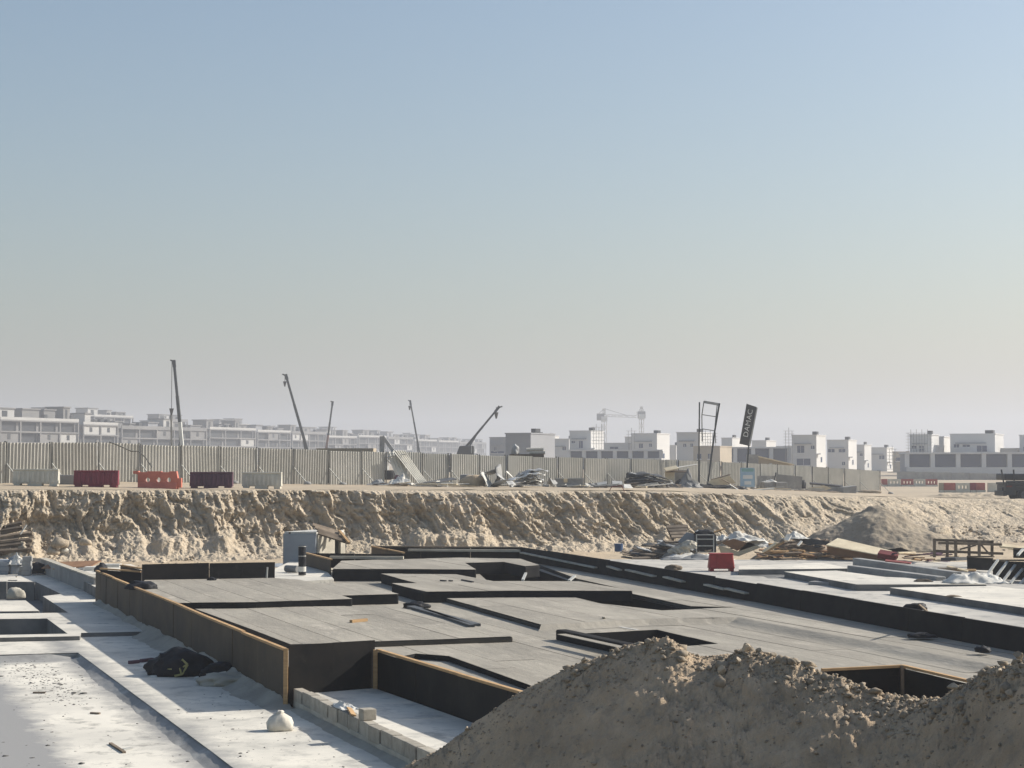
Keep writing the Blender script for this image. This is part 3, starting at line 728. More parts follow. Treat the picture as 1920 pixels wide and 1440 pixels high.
lump('black_bag', G(1716, 1143, 1.45), (.26, .16, .10), 'black_pl', 'black sheet bunched over the right upstand wall', 'sheeting', 9, amp=.4, crease=.6)
mb = MB(); mb.bar(G(1722, 1133, 1.75), G(1738, 1146, 1.45), .05, .04); tagged(mb, 'stick', 'oldtimber', 'dark stick leaning on the right upstand wall', 'stick')
for i, (a_, b_) in enumerate([((826, 1088.5), (836, 1089.5)), ((842, 1089), (848, 1089.5)), ((866, 1087.5), (887, 1091.5))]):
    mb = MB(); mb.bar(G(*a_, 1.17), G(*b_, 1.17), .06, .05); tagged(mb, 'offcut', 'black_pl', ['left dark offcut on the middle raised slab', 'middle and smallest dark offcut on the middle raised slab', 'longest, right dark offcut on the middle raised slab'][i], 'offcut')
for i, (a_, b_) in enumerate([((980, 1088), (989, 1068)), ((1067, 1089), (1078, 1080))]):
    mb = MB(); mb.bar(At(*a_, G(*a_, 1.0).y - .2), At(*b_, G(*b_, 1.0).y + .1), .09, .06); tagged(mb, 'prop', 'galv', ['pale timber prop leaning in the rear pit', 'short pale prop at the right rim of the rear pit'][i], 'prop')
# ------------------------------------------------------------------ left-hand slabs, kerbs and pits
def slab(name, poly, z0, z1, m, label, holes=(), bevel=0, cat='slab'):
    poly = ccw(list(poly)); dusty = m in ('blinding', 'strip', 'lowslab', 'greyblind') and name != 'patch_slab'
    mb = MB(); mb.prism(poly, z0, z1, holes); o = mb.build(name, M[('greyslab' if m in ('strip', 'lowslab') else 'darkconc') if dusty else m], None, bevel=bevel)
    if dusty:                           # pale dust on top; sides darker, their shade put into the colour
        mb = MB(); mb.prism(poly, z1 + .002, z1 + .006, holes); mb.build('dusty_top', M[m], o)
    return tag(o, label, cat)
h1 = PX([(-120, 1162), (88, 1160), (127, 1188.5), (-120, 1193)], .12)
h2 = PX([(-120, 1091), (67, 1091), (115, 1114), (80, 1118), (128, 1149), (-120, 1152)], .12)
lr = ccw([tuple(G(*p, .12).to_2d()) for p in [(-260, 1201), (150, 1193), (152, 1187), (330, 1183), (182, 1107), (70, 1064), (20, 1060), (-260, 1060)]])
slab('blinding_slab', lr, -.55, .12, 'blinding', 'pale blinding slab with two sunken pits beyond the step, far left', [h1, h2], .02)
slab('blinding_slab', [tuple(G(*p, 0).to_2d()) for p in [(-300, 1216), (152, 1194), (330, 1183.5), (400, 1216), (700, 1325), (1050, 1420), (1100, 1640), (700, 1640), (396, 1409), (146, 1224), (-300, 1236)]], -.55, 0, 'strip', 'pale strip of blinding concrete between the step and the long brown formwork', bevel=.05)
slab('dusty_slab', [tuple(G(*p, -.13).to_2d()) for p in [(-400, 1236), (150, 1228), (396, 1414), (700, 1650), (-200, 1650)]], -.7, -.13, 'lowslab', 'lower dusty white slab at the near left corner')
for nm, p, lab in (('pit_floor', h1, 'front'), ('pit_floor', h2, 'rear')):
    c = Vector((sum(q[0] for q in p) / len(p), sum(q[1] for q in p) / len(p)))
    mb = MB(); mb.prism([tuple(c + (Vector(q) - c) * 1.05) for q in p], -.6, -.36 if lab == 'front' else -.56); tag(mb.build('sunken_floor', M['darkconc']), kind='structure')
slab('pad', PX([(-120, 1127), (48, 1126), (74, 1146), (-120, 1148)], .02), -.6, .02, 'blinding', 'raised pale concrete pad inside the rear left pit', cat='pad', bevel=.03)
lump('stone', G(30, 1122, -.1), (.35, .3, .3), 'mortar', 'grey lump of concrete at the back of the rear left pit', 'lump', 12, amp=.3)
# dark vertical form remains lining the rear pit
for i, (x0, x1, y0, y1) in enumerate([(-40, 14, 1092, 1122), (16, 33, 1089, 1120), (50, 66, 1094, 1126)]):
    a, b = G(x0, y0, .12), G(x1, y0, .12)
    mb = MB(); mb.bar((a.x, a.y - .06, -.2), (b.x, b.y - .06, -.2), .08, .72); tagged(mb, 'form_board', 'darkconc', ['widest dark board lining the rear left pit', 'narrow dark board at the middle of the rear left pit', 'dark board near the right corner of the rear left pit'][i], 'board')
# soft grey fillets where the lower slab meets the strip
def fillet(p, q, z, w, h, name, label, m='berm', seed=1, side=1, cat='fillet', amp=.3):
    p, q = Vector(p).to_2d(), Vector(q).to_2d(); L = (q - p).length; n = int(L / .12) + 2; d = (q - p) / L; nn = Vector((d.y, -d.x)) * side
    ss = np.linspace(0, L, n); ww = np.linspace(-.15, 1, 14); wg, sg = np.meshgrid(ww, ss)
    k = np.clip(wg, 0, 1); hh = h * (1 - k) ** 1.6
    hh = hh * (1 + fbm(sg * .9, wg * .4, 3, seed) * amp) + (fbm(sg * 5, wg * 5, 3, seed + 2) * .03 - .012) * (h / .35)
    hh = hh * np.clip(sg / .7, 0, 1) * np.clip((L - sg) / .7, .0, 1)
    wd_ = w * (1 + fbm(sg * .5, wg * 0, 2, seed + 7) * .35)
    X_ = p.x + d.x * sg + nn.x * wg * wd_; Y_ = p.y + d.y * sg + nn.y * wg * wd_
    return tag(grid_obj(name, np.stack([X_, Y_, z + hh - .012], -1), M[m]), label, cat)
fillet(pW0 + wn_ * .04, pW1 + wd * .35 + wn_ * .04, 0.014, .62, .27, 'dirt_fillet', 'grey dirt banked along the foot of the long brown formwork', seed=4, side=-1 if Vector((wd.y, -wd.x)).dot(wn_) < 0 else 1)
fs0, fs1 = SL0.to_2d(), SL1.to_2d() + SLd * 6
fillet(fs0, fs1, -.13, .42, .135, 'kerb_fillet', 'soft grey mortar fillet along the step of the dusty slab', 'greyslab', 31, 1 if Vector((SLd.y, -SLd.x)).dot(SLn) < 0 else -1, amp=.1)
fb0 = G(-300, 1236, 0).to_2d(); fillet(fb0, fs0, -.13, .5, .135, 'kerb_fillet', 'soft grey mortar fillet along the back edge of the dusty slab', 'greyslab', 33, 1 if Vector(((fs0 - fb0).y, -(fs0 - fb0).x)).y < 0 else -1, amp=.1)
# ---- block kerb at the near left corner
def wall_block(name, c, d, L, W, H, parent, m='block', jit=.0, share=None):
    d = Vector(d).normalized(); nn = Vector((-d.y, d.x))
    mb = MB(); e = Vector((d.x, d.y, 0)) * L / 2; f = Vector((nn.x, nn.y, 0)) * W / 2
    mb.box((0, 0, 0), e, f, (0, 0, H / 2)); o = mb.build(name, M[m], parent, bevel=.012)
    o.location = c; return o
kz = .15
k0, k1 = G(549, 1313, kz).to_2d(), G(800, 1440, kz).to_2d(); kd = (k1 - k0).normalized(); kn = Vector((-kd.y, kd.x))
if kn.x < 0: kn = -kn
kerb = thing('block_kerb', (k0.x, k0.y, 0), 'single course of pale lightweight blocks edging the white slab, near left', 'block wall')
fillet(k0 + kd * -.1, k1, 0.0, .32, kz * .6, 'dirt_fillet', 'grey mortar spill sloping down from the block kerb', seed=9, side=1 if Vector((kd.y, -kd.x)).dot(kn) < 0 else -1)
for i in range(14):
    c = k0 + kd * (.31 + i * .655 + random.uniform(-.015, .015)) + kn * (.11 + random.uniform(-.02, .02))
    wall_block('block', (c.x, c.y, kz + .108), kd + kn * random.uniform(-.045, .045), .60, .20, .285 + random.uniform(-.015, .02), kerb)
mb = MB(); a = k0 + kd * .0 + kn * .11; b = k0 + kd * 9 + kn * .11; mb.bar((a.x, a.y, kz / 2), (b.x, b.y, kz / 2), .22, kz + .006); mb.build('footing', M['mortar'], kerb)
mb = MB(); mb.bar((a.x, a.y, kz + .105), (b.x, b.y, kz + .105), .15, .22); mb.build('mortar_joint', M['darkconc'], kerb)
c = k0 + kd * 4.72 + kn * .14
o = wall_block('loose_block', (c.x, c.y, kz + .25 + .105), (.45, -.9), .24, .26, .20, None); tag(o, 'loose square block standing on top of the near block kerb', 'block')
mb = MB(); a = k0 + kd * 3.5 + kn * .16; b = k0 + kd * 4.25 + kn * .02; mb.bar((a.x, a.y, kz + .30), (b.x, b.y, kz + .275), .10, .03, up=(.3, 0, 1)); tagged(mb, 'timber_offcut', 'timber', 'short brown plank resting on the block kerb beside the loose block', 'timber')
def drape(name, pos, sx, sy, h, m, label, cat, seed, n=34, group=None, rot=0):
    gx, gy = np.meshgrid(np.linspace(-1, 1, n), np.linspace(-1, 1, n))
    r = np.maximum(np.abs(gx), np.abs(gy))
    z = h * np.clip(1 - r, 0, 1) * (1 + fbm(gx * 1.6 + seed, gy * 1.6, 3, seed) * 1.2) + (ridged(gx * 2.2 + seed, gy * 1.5, 3, seed + 3) * .30 + clods(gx * 3.1 + seed, gy * 2.6, seed + 6) * .22 + clods(gx * 6, gy * 6 + seed, seed + 8) * .10) * h * (1 - r * .6)
    x, y = gx * sx * (1 + vnoise(gx * 2, gy * 2, seed) * .2), gy * sy * (1 + vnoise(gx * 2 + 9, gy * 2, seed) * .2)
    c_, s_ = math.cos(rot), math.sin(rot)
    P_ = np.stack([pos[0] + x * c_ - y * s_, pos[1] + x * s_ + y * c_, pos[2] + np.maximum(z, .006)], -1)
    o = grid_obj(name, P_, M[m], smooth=False)
    sm = o.modifiers.new('thickness', 'SOLIDIFY'); sm.thickness = .008
    return tag(o, label, cat, group)
c = k0 + kd * 3.1 + kn * .2; drape('plastic_sheet', (c.x, c.y, kz + .26), .42, .16, .1, 'whitesheet', 'crumpled white plastic caught on the block kerb', 'plastic sheet', 3, rot=math.atan2(kd.y, kd.x))
# white slab behind the kerb
c0, c1 = k0 + kn * .27, k0 + kd * 8.9 + kn * .27
e0 = pE + Vector((.0, -.07)); e1 = pE + rpd * 9 + Vector((-.05, -.03))
slab('infill_slab', [tuple(c0), tuple(c1), tuple(e1), tuple(e0), tuple(k0 + kn * .27 - kd * .12)], -.1, kz + .12, 'strip', 'white infill slab between the block kerb and the black formwork', bevel=.01)
# low kerb continuing the brown wall to the rear
kb = thing('block_kerb', G(110, 1080, .2), 'low rear kerb of concrete blocks running on from the far end of the brown wall', 'block wall')
a, b = G(80, 1074, .12).to_2d(), G(183, 1116, .12).to_2d(); d = (b - a); L = d.length; d = d / L; n = int(L / .62)
for i in range(n):
    c = a + d * (.31 + i * L / n)
    wall_block('block', (c.x, c.y, .12 + .30), d, L / n - .012, .26, .6 + random.uniform(-.02, .02), kb, 'greyslab')
mb = MB(); mb.bar((a.x, a.y, .755), (b.x, b.y, .755), .30, .05); mb.build('coping', M['mortar'], kb)
slab('blinding_slab', [tuple(G(*p, .5).to_2d()) for p in [(110, 1064), (245, 1058), (270, 1068), (184, 1104)]], -.2, .5, 'blinding', 'small white slab tucked behind the rear kerb', bevel=.02)
for i, (x0, x1, y0, y1, m_) in enumerate([(100, 141, 1064, 1078, 'whitesheet'), (142, 157, 1066, 1077, 'greysheet'), (157, 178, 1063, 1078, 'whitesheet'), (192, 224, 1058, 1064, 'whitesheet')]):
    a, b = At(x0, y1, 72.5 - i * .6), At(x1, y0, 72.5 - i * .6)
    mb = MB(); mb.abox((a.x, a.y, a.z), (b.x, a.y + .5, b.z)); tagged(mb, 'crate', m_, ['wide white crate behind the rear kerb', 'small grey crate between two white ones behind the rear kerb', 'white crate at the end of the brown wall', 'flat white box beyond the end of the brown wall'][i], 'crate', 'crates behind the rear kerb', .02)
mb = MB(); mb.bar(At(88, 1060, 73.5), At(180, 1057, 73), 1.0, .04, up=(0, -.2, 1)); tagged(mb, 'plank', 'brick_o', 'reddish board lying across the crates behind the rear kerb', 'board')
mb = MB(); mb.bar(At(100, 1067, 72), At(120, 1060, 72.5), .12, .03); tagged(mb, 'plank', 'timber', 'short yellow stick leaning on the reddish board', 'stick')
lump('black_bag', At(190, 1072, 69), (.22, .2, .22), 'black_pl', 'black bag between the crates and the low black panel', 'bag', 14, amp=.4, crease=.6)
lump('black_bag', At(70, 1075, 74.5), (.35, .3, .3), 'black_pl', 'black bag behind the start of the rear kerb', 'bag', 15, amp=.4, crease=.6)
# stacks of blocks at the far left
for i, (px, y0, n_, lab) in enumerate([(50, 1079, 4, 'tallest'), (44, 1080, 2, 'front'), (8, 1080, 3, 'leftmost')]):
    Y = 74 + i * .4
    for k in range(n_):
        p = At(px + (k % 2) * 1.2, y0, Y); mb = MB()
        o = wall_block('concrete_block', (p.x, p.y, p.z + .11 + k * .205), (1, .1 * (k % 2)), .40, .22, .20, None, 'greyslab' if i < 2 else 'bluegrey')
        tag(o, f'grey concrete block in the {lab} stack at the far left, ' + ['lowest', 'second from the ground', 'third from the ground', 'topmost'][k], 'block', 'block stacks at the far left')
mb = MB(); p, q = At(-30, 1050, 75), At(17, 1082, 75)
mb.abox((p.x, p.y, q.z), (q.x, p.y + .8, p.z)); tagged(mb, 'cabinet', 'bluegrey', 'blue grey box with pale frame at the far left edge', 'box', bevel=.03)
mb = MB(); mb.bar(At(16, 1052, 74.9), At(16, 1081, 74.9), .1, .1, up=(1, 0, 0)); tagged(mb, 'board', 'whitesheet', 'white upright board beside the blue grey box', 'board')
drape('plastic_sheet', At(32, 1059, 74.8), .35, .3, .35, 'whitesheet', 'white plastic over the bags between the box and the block stack', 'plastic sheet', 17)
lump('black_bag', At(30, 1081, 75), (.32, .3, .6), 'bluegrey', 'dark blue bag under the white plastic by the block stack', 'bag', 16, amp=.3, crease=.5)
# rubbish bags by the brown wall
g1 = G(333, 1266, 0); bag = lump('rubbish_bag', g1, (.74, .45, .44), 'black_pl', 'big black rubbish bag tied with yellow rope, lying by the brown formwork', 'bag', 21, amp=.34, sub=4, crease=.45)
mb = MB(); b0 = g1 + Vector((.30, -.42, .20)); mb.path([b0 + Vector((-.12, 0, .22)), b0 + Vector((.02, -.02, .10)), b0 + Vector((-.10, -.04, -.12)), b0 + Vector((-.28, -.05, -.16))], .028); mb.path([b0 + Vector((.02, -.02, .10)), b0 + Vector((-.16, -.03, .02)), b0 + Vector((-.12, -.05, -.1))], .028); mb.path([b0 + Vector((-.55, .02, -.02)), b0 + Vector((-.35, -.0, 0))], .035)
WM[bag.name] = Matrix.Translation(bag.location); mb.build('rope', M['rope'], bag)
lump('rubbish_bag', G(417, 1272, 0), (.44, .34, .24), 'black_pl', 'smaller black bag with a pale patch, right of the roped bag', 'bag', 23, amp=.4, sub=4, crease=.5)
c = G(415, 1262, .22); mb = MB(); mb.bar(c + Vector((-.1, -.12, 0)), c + Vector((.12, -.10, .04)), .16, .015); tagged(mb, 'cardboard', 'sackcloth', 'pale piece of card on the smaller black bag', 'card')
lump('rubbish_bag', G(288, 1259, 0), (.16, .25, .2), 'black_pl', 'small dark bag tucked against the left of the roped bag', 'bag', 25, amp=.3, crease=.5)
for i, (x0, y0, x1, y1) in enumerate([(242, 1242, 260, 1240), (264, 1239, 286, 1236)]):
    mb = MB(); mb.bar(G(x0, y0, .05), G(x1, y1, .05), .09, .08); tagged(mb, 'brick_piece', 'plum', ['outer', 'inner'][i] + ' reddish block end left of the roped rubbish bag', 'block')
for i, (x, y) in enumerate([(283, 1264), (288, 1270), (386, 1266), (372, 1272)]):
    lump('litter', G(x, y, 0), (.09, .06, .035), 'whitesheet', ['upper white scrap left of the bags on the slab edge', 'lower white scrap left of the bags on the slab edge', 'pale scrap between the two black bags', 'pale crumb in front of the roped bag'][i], 'litter', 30 + i, group='white litter round the bags', amp=.5)
lump('rubble_mound', G(445, 1283, 0), (.9, .5, .2), 'berm', 'low heap of mortar rubble right of the smaller black bag', 'rubble', 27, amp=.5, sub=4, crease=.5)
# the tied white sack
sk = G(525, 1370, 0)
def sack(pos):
    prof_ = [(0, .19), (.03, .235), (.14, .235), (.24, .20), (.30, .12), (.33, .06), (.36, .075), (.375, .03)]
    ns = 28; vs, fs = [], []
    for i, (h, r_) in enumerate(prof_):
        for j in range(ns):
            a = 2 * math.pi * j / ns; f = 1 + .07 * math.sin(5 * a + h * 9) * (h > .12) + .035 * math.sin(9 * a + 1.3)
            q = (abs(math.cos(a)) ** 4 + abs(math.sin(a)) ** 4) ** -.25
            f *= (q if h < .2 else 1 + (q - 1) * .3)
            vs.append((math.cos(a) * r_ * f * 1.0, math.sin(a) * r_ * f * .8, h + .012 * math.sin(3 * a)))
    for i in range(len(prof_) - 1):
        for j in range(ns): fs.append((i * ns + j, i * ns + (j + 1) % ns, (i + 1) * ns + (j + 1) % ns, (i + 1) * ns + j))
    fs.append(tuple(range((len(prof_) - 1) * ns, len(prof_) * ns)))
    o = mesh_obj('tied_sack', vs, fs, M['sackcloth'], None, True); o.location = pos; o.rotation_euler.z = .3; return o
tag(sack(sk), 'pale tied sack standing alone on the sunlit strip, near left', 'sack')
for i, (p, q, m_, lab) in enumerate([((207, 1394), (233, 1411), 'oldtimber', 'dark brown stick lying on the dusty slab'), ((170, 1337), (187, 1338), 'oldtimber', 'short grey stick in the middle of the dusty slab'), ((62, 1299), (85, 1299), 'oldtimber', 'flat grey stick at the left of the dusty slab'), ((230, 1406), (247, 1403), 'galv', 'pale chip beside the dark brown stick')]):
    mb = MB(); mb.bar(G(*p, -.11), G(*q, -.11), .06, .04); tagged(mb, 'stick', m_, lab, 'stick')
pts, sz = [], []
for i in range(700):
    t_ = rng.beta(1.2, 1.2); cx, cy = (20 + t_ * 130 + rng.normal(0, 26), 1238 + t_ * 75 + rng.normal(0, 14)) if i < 520 else (rng.uniform(0, 420), rng.uniform(1236, 1440))
    if cx > 146 + (cy - 1224) * 1.34 - 30: continue
    p = G(cx, max(cy, 1236), -.13); pts.append((p.x, p.y, p.z + .004)); sz.append(rng.gamma(1.5, .009) + .008)
for i in range(160):
    cy = rng.uniform(1300, 1440); cx = rng.uniform(146 + (cy - 1224) * 1.34 + 25, 146 + (cy - 1224) * 1.34 + 240)
    p = G(cx, cy, 0); pts.append((p.x, p.y, .004)); sz.append(rng.gamma(1.5, .007) + .006)
tag(rock_cloud('crumbs', pts, sz, M['crumb'], 12, .45), 'crumbs of dried mortar scattered over the near slabs', 'crumbs', kind='stuff')

# ------------------------------------------------------------------ right-hand slabs
rwo = [p + Vector((.14, .02)) for p in rw]
slab('blinding_slab', [tuple(p) for p in rwo] + [tuple(G(*p, .85).to_2d()) for p in [(2500, 1300), (2700, 1090), (1900, 1055), (1560, 1050), (1150, 1049), (1030, 1046)]], .0, .85, 'greyblind', 'wide pale blinding slab right of the black upstand wall')
slab('raised_slab', PX([(1668, 1102), (1860, 1099), (1990, 1112), (2060, 1160), (1916, 1139)], 1.06), .4, 1.06, 'blinding', 'nearest raised white slab beyond the upstand wall, right', bevel=.03)
slab('raised_slab', PX([(1470, 1072), (1568, 1070), (1660, 1082), (1835, 1089), (1850, 1096), (1606, 1096)], 1.06), .4, 1.06, 'blinding', 'middle raised white slab with a thin dark front edge', bevel=.03)
slab('raised_slab', PX([(1385, 1061), (1540, 1055), (1596, 1066), (1520, 1067), (1385, 1068)], 1.06), .4, 1.06, 'blinding', 'furthest raised slab in front of the timber heap', bevel=.03)
slab('recess', PX([(1405, 1068.5), (1560, 1067.5), (1600, 1075), (1470, 1073), (1560, 1086), (1440, 1084)], .862), .80, .862, 'darkconc', 'dark recess between the raised slabs', cat='recess')  # thin dark sheet laid flat on the grey slab
slab('recess', PX([(1400, 1072), (1470, 1076), (1455, 1081), (1385, 1078)], .868), .80, .868, 'darkconc', 'small dark patch right of the red barrier', cat='recess')
for i, (p, q, h, w, lab) in enumerate([((1596, 1060), (1765, 1081), .36, .35, 'nearer grey concrete upstand among the right slabs'), ((1606, 1046), (1795, 1072), .38, .35, 'further grey concrete upstand below the timber heap'), ((1535, 1091), (1600, 1083), .12, .8, 'low concrete step beside the upstand wall')]):
    a, b = G(*p, .85 + h), G(*q, .85 + h); mb = MB(); mb.bar((a.x, a.y, .85 + h / 2 - .05), (b.x, b.y, .85 + h / 2 - .05), w, h + .1); tagged(mb, 'upstand', 'greyslab', lab, 'upstand', bevel=.03)
drape('plastic_sheet', G(1828, 1092, 1.06), 1.0, .7, .42, 'whitesheet', 'tent of white plastic sheet over the end of the middle white slab', 'plastic sheet', 33)
lump('sheet_scrap', G(1730, 1091, 1.06), (.3, .15, .07), 'oldtimber', 'brown scrap on the middle white slab', 'scrap', 34, amp=.5)
lump('sheet_scrap', G(1787, 1119, 1.06), (.25, .12, .04), 'oldtimber', 'brown scrap on the nearest white slab', 'scrap', 35, amp=.5)
lump('sheet_scrap', G(1263, 1069, 1.4), (.28, .16, .12), 'oldtimber', 'dark clod on the far part of the upstand wall', 'scrap', 36, amp=.5)
# black forms and braces at the right edge
def dark_form(x0, x1, yt, ybm, Y0, Y1, lab):
    a, b = At(x0, yt, Y0), At(x1, yt, Y1); c = At(x0, ybm, Y0)
    t = thing('formwork_box', (a.x, a.y, c.z), lab, 'formwork', 'dark forms at the right edge'); n = max(1, round((b - a).length / 1.6))
    for i in range(n):
        p, q = a.lerp(b, i / n), a.lerp(b, (i + 1) / n - .006); mb = MB(); mb.bar((p.x, p.y, (p.z + c.z) / 2), (q.x, q.y, (q.z + c.z) / 2), .06, p.z - c.z); mb.build('panel', M['blackply'], t)
    mb = MB(); mb.bar(a + Vector((0, -.05, .03)), b + Vector((0, -.05, .03)), .12, .06); mb.build('top_rail', M['oldtimber'], t)
dark_form(1814, 1862, 1045, 1068, 66, 65, 'black form panel under the trestle at the right')
dark_form(1862, 1990, 1052, 1086, 61, 59, 'black form wall behind the leaning braces at the right edge')
dark_form(1900, 1990, 1030, 1046, 68, 67, 'rear black form by the right edge behind the braces')
for i, (p, q) in enumerate([((1871, 1050), (1845, 1086)), ((1889, 1053), (1860, 1091)), ((1907, 1055), (1878, 1093)), ((1925, 1058), (1894, 1094)), ((1944, 1060), (1912, 1096)), ((1918, 1030), (1908, 1041))]):
    mb = MB(); mb.bar(At(*p, 60.5), At(*q, 58.8), .085, .06); tagged(mb, 'brace', 'galv', ['first leaning timber brace from the left', 'second leaning timber brace from the left', 'third leaning timber brace from the left', 'fourth leaning timber brace from the left', 'leaning timber brace nearest the picture edge', 'short brace on the rear black form'][i] + ', right edge', 'brace', 'braces at the right edge')
tr = thing('trestle', At(1800, 1042, 68), 'long timber trestle frame standing before the bank, right', 'trestle')
for p, q, w in [((1750, 1012), (1861, 1016), .11), ((1760, 1018), (1878, 1021), .11), ((1752, 1033), (1880, 1038), .14)]:
    mb = MB(); mb.bar(At(*p, 68), At(*q, 68.3), w, .1); mb.build('rail', M['oldtimber'], tr)
for i, x in enumerate((1752, 1776, 1792, 1817, 1836, 1860)):
    Y = 67.9 + (i % 2) * .9; mb = MB(); mb.bar(At(x, 1013, Y), At(x, 1045, Y), .1, .1, up=(1, 0, 0)); mb.build('leg', M['oldtimber'], tr)
for x0, x1 in ((1800, 1830), (1840, 1856)):
    mb = MB(); mb.bar(At(x0, 1022 if x0 > 1830 else 1030, 68), At(x1, 1040 if x0 > 1830 else 1022, 68), .07, .06); mb.build('diagonal', M['oldtimber'], tr)
# ------------------------------------------------------------------ corrugated site fence
SEAMS = [-150, -72, 10, 95, 183, 262, 338, 411, 483, 549, 615, 677, 722, 791, 843, 897, 949, 997, 1045, 1093, 1137, 1181, 1228, 1270, 1310, 1351, 1388, 1423, 1456, 1489, 1521, 1551, 1581, 1610, 1648]
def fpt(px):
    k = fence_k(px); return Vector((FA.x + (FB.x - FA.x) * k, FA.y + (FB.y - FA.y) * k))
fdir = (FB - FA).normalized(); fnor = Vector((fdir.y, -fdir.x))        # towards the viewer
fence = thing('site_fence', (fpt(10).x, fpt(10).y, zfence(10)), 'long fence of olive grey corrugated steel panels along the upper ground', 'fence')
def corrugated(name, p, q, z0a, z0b, h, parent, lean=0.0, skew=0.0, pitch=.21, m='fence', dep=.065, bend=0.0, drop=(0, 0)):
    """trapezoidal ribbed sheet standing between plan points p and q"""
    L = (q - p).length; d = (q - p) / L; nn = Vector((d.y, -d.x)); n = max(3, round(L / pitch)); w = L / n
    xs, off = [], []
    for i in range(n):
        for f_, o_ in ((0, 0), (.52, 0), (.64, 1), (.88, 1)): xs.append((i + f_) * w); off.append(o_)
    xs.append(L); off.append(0)
    rows = 7; P_ = np.zeros((rows, len(xs), 3))
    for r_ in range(rows):
        t = r_ / (rows - 1)
        for j, (x, o_) in enumerate(zip(xs, off)):
            z0 = z0a + (z0b - z0a) * x / L; hh = h - (drop[0] + (drop[1] - drop[0]) * x / L)
            e = nn * (o_ * dep + lean * t + bend * t * t * math.sin(x * 1.1)); b_ = p + d * (x + skew * t) + e
            P_[r_, j] = (b_.x, b_.y, z0 + hh * t)
    return grid_obj(name, P_, M[m], parent, smooth=False)
rnd = random.Random(5)
for a, b in zip(SEAMS[:-1], SEAMS[1:]):
    if a == 722: continue
    p, q = fpt(a + .6), fpt(b - .6)
    off = fnor * rnd.uniform(-.05, .05)
    lean = rnd.uniform(-.06, .06); skew = rnd.uniform(-.04, .04)
    if a in (95,): lean, skew = .16, -.16
    if a == 183: lean = .05
    if a == 791: lean = -.10; skew = .05
    corrugated('panel', p + off, q + off, zfence(a) - .04, zfence(b) - .04, FENCE_H + rnd.uniform(-.03, .03), fence, lean, skew)
for a in SEAMS:
    p = fpt(a) - fnor * .09; z = zfence(a)
    mb = MB(); mb.tube((p.x, p.y, z - .2), (p.x + rnd.uniform(-.03, .03), p.y, z + FENCE_H + rnd.uniform(-.02, .05)), .045, 8); mb.build('post', M['fencepost'], fence)
    f = fpt(a) + fnor * .10; mb = MB(); mb.bar((f.x, f.y, z), (f.x, f.y, z + FENCE_H), .085, .06, up=(1, 0, 0)); mb.build('front_post', M['fencepost'], fence)
    if a > -100 and a not in (722,):
        g = p + fnor * 1.15 + fdir * .25; h_ = p + fnor * .2; mb = MB(); mb.bar((h_.x, h_.y, z + 1.0), (g.x, g.y, gz(a, g.y) + .02), .05, .05); mb.build('brace', M['galv'], fence)
        lump('foot_block', (g.x, g.y, gz(a, g.y) - .06), (.26, .2, .16), 'greyslab', '', '', int(a) + 200, fence, amp=.15, sub=2)
# the torn panel: two bent sheets hanging out of the line
p, q = fpt(722), fpt(757); z = zfence(735)
bp = thing('torn_fence', (p.x, p.y, z), 'torn corrugated panel bent out of the fence and hanging askew', 'fence panel')
corrugated('sheet', p + fdir * .35 + fnor * 1.0, p + fdir * 1.25 + fnor * 1.25, z - .05, z - .05, FENCE_H + .05, bp, lean=-.85, skew=-.55, bend=.15, m='fence_lit')
corrugated('sheet', p + fdir * 1.75 + fnor * 1.5, p + fdir * 2.85 + fnor * 1.2, z - .05, z - .05, FENCE_H + .12, bp, lean=-1.2, skew=-1.5, bend=.22, m='fence_lit')
mb = MB(); a_ = p + fdir * .2 + fnor * .4; b_ = p + fdir * .95 + fnor * .9
mb.path([(a_.x - .5, a_.y + .1, z + 1.75), (a_.x + .9, a_.y, z + 1.98)], .03); mb.path([(a_.x - .5, a_.y + .1, z + 1.75), (b_.x, b_.y, z + .55)], .03); mb.build('loose_strut', M['galv'], bp)
corrugated('backing', p + fdir * 1.5 - fnor * .05, fpt(791) - fnor * .05, z, zfence(791), FENCE_H, bp)
# bent pipe leaning on the fence near the orange barrier
mb = MB(); pp = [At(205, 829, 90.0), At(222, 835, 90.0), At(246, 846, 90.2), At(260, 846, 90.4), At(273, 858, 90.4), At(285, 876, 90.2)]; mb.path(pp, .035, 6)
tagged(mb, 'bent_pipe', 'fencepost', 'bent pipe hanging on the fence above the orange barrier', 'pipe')

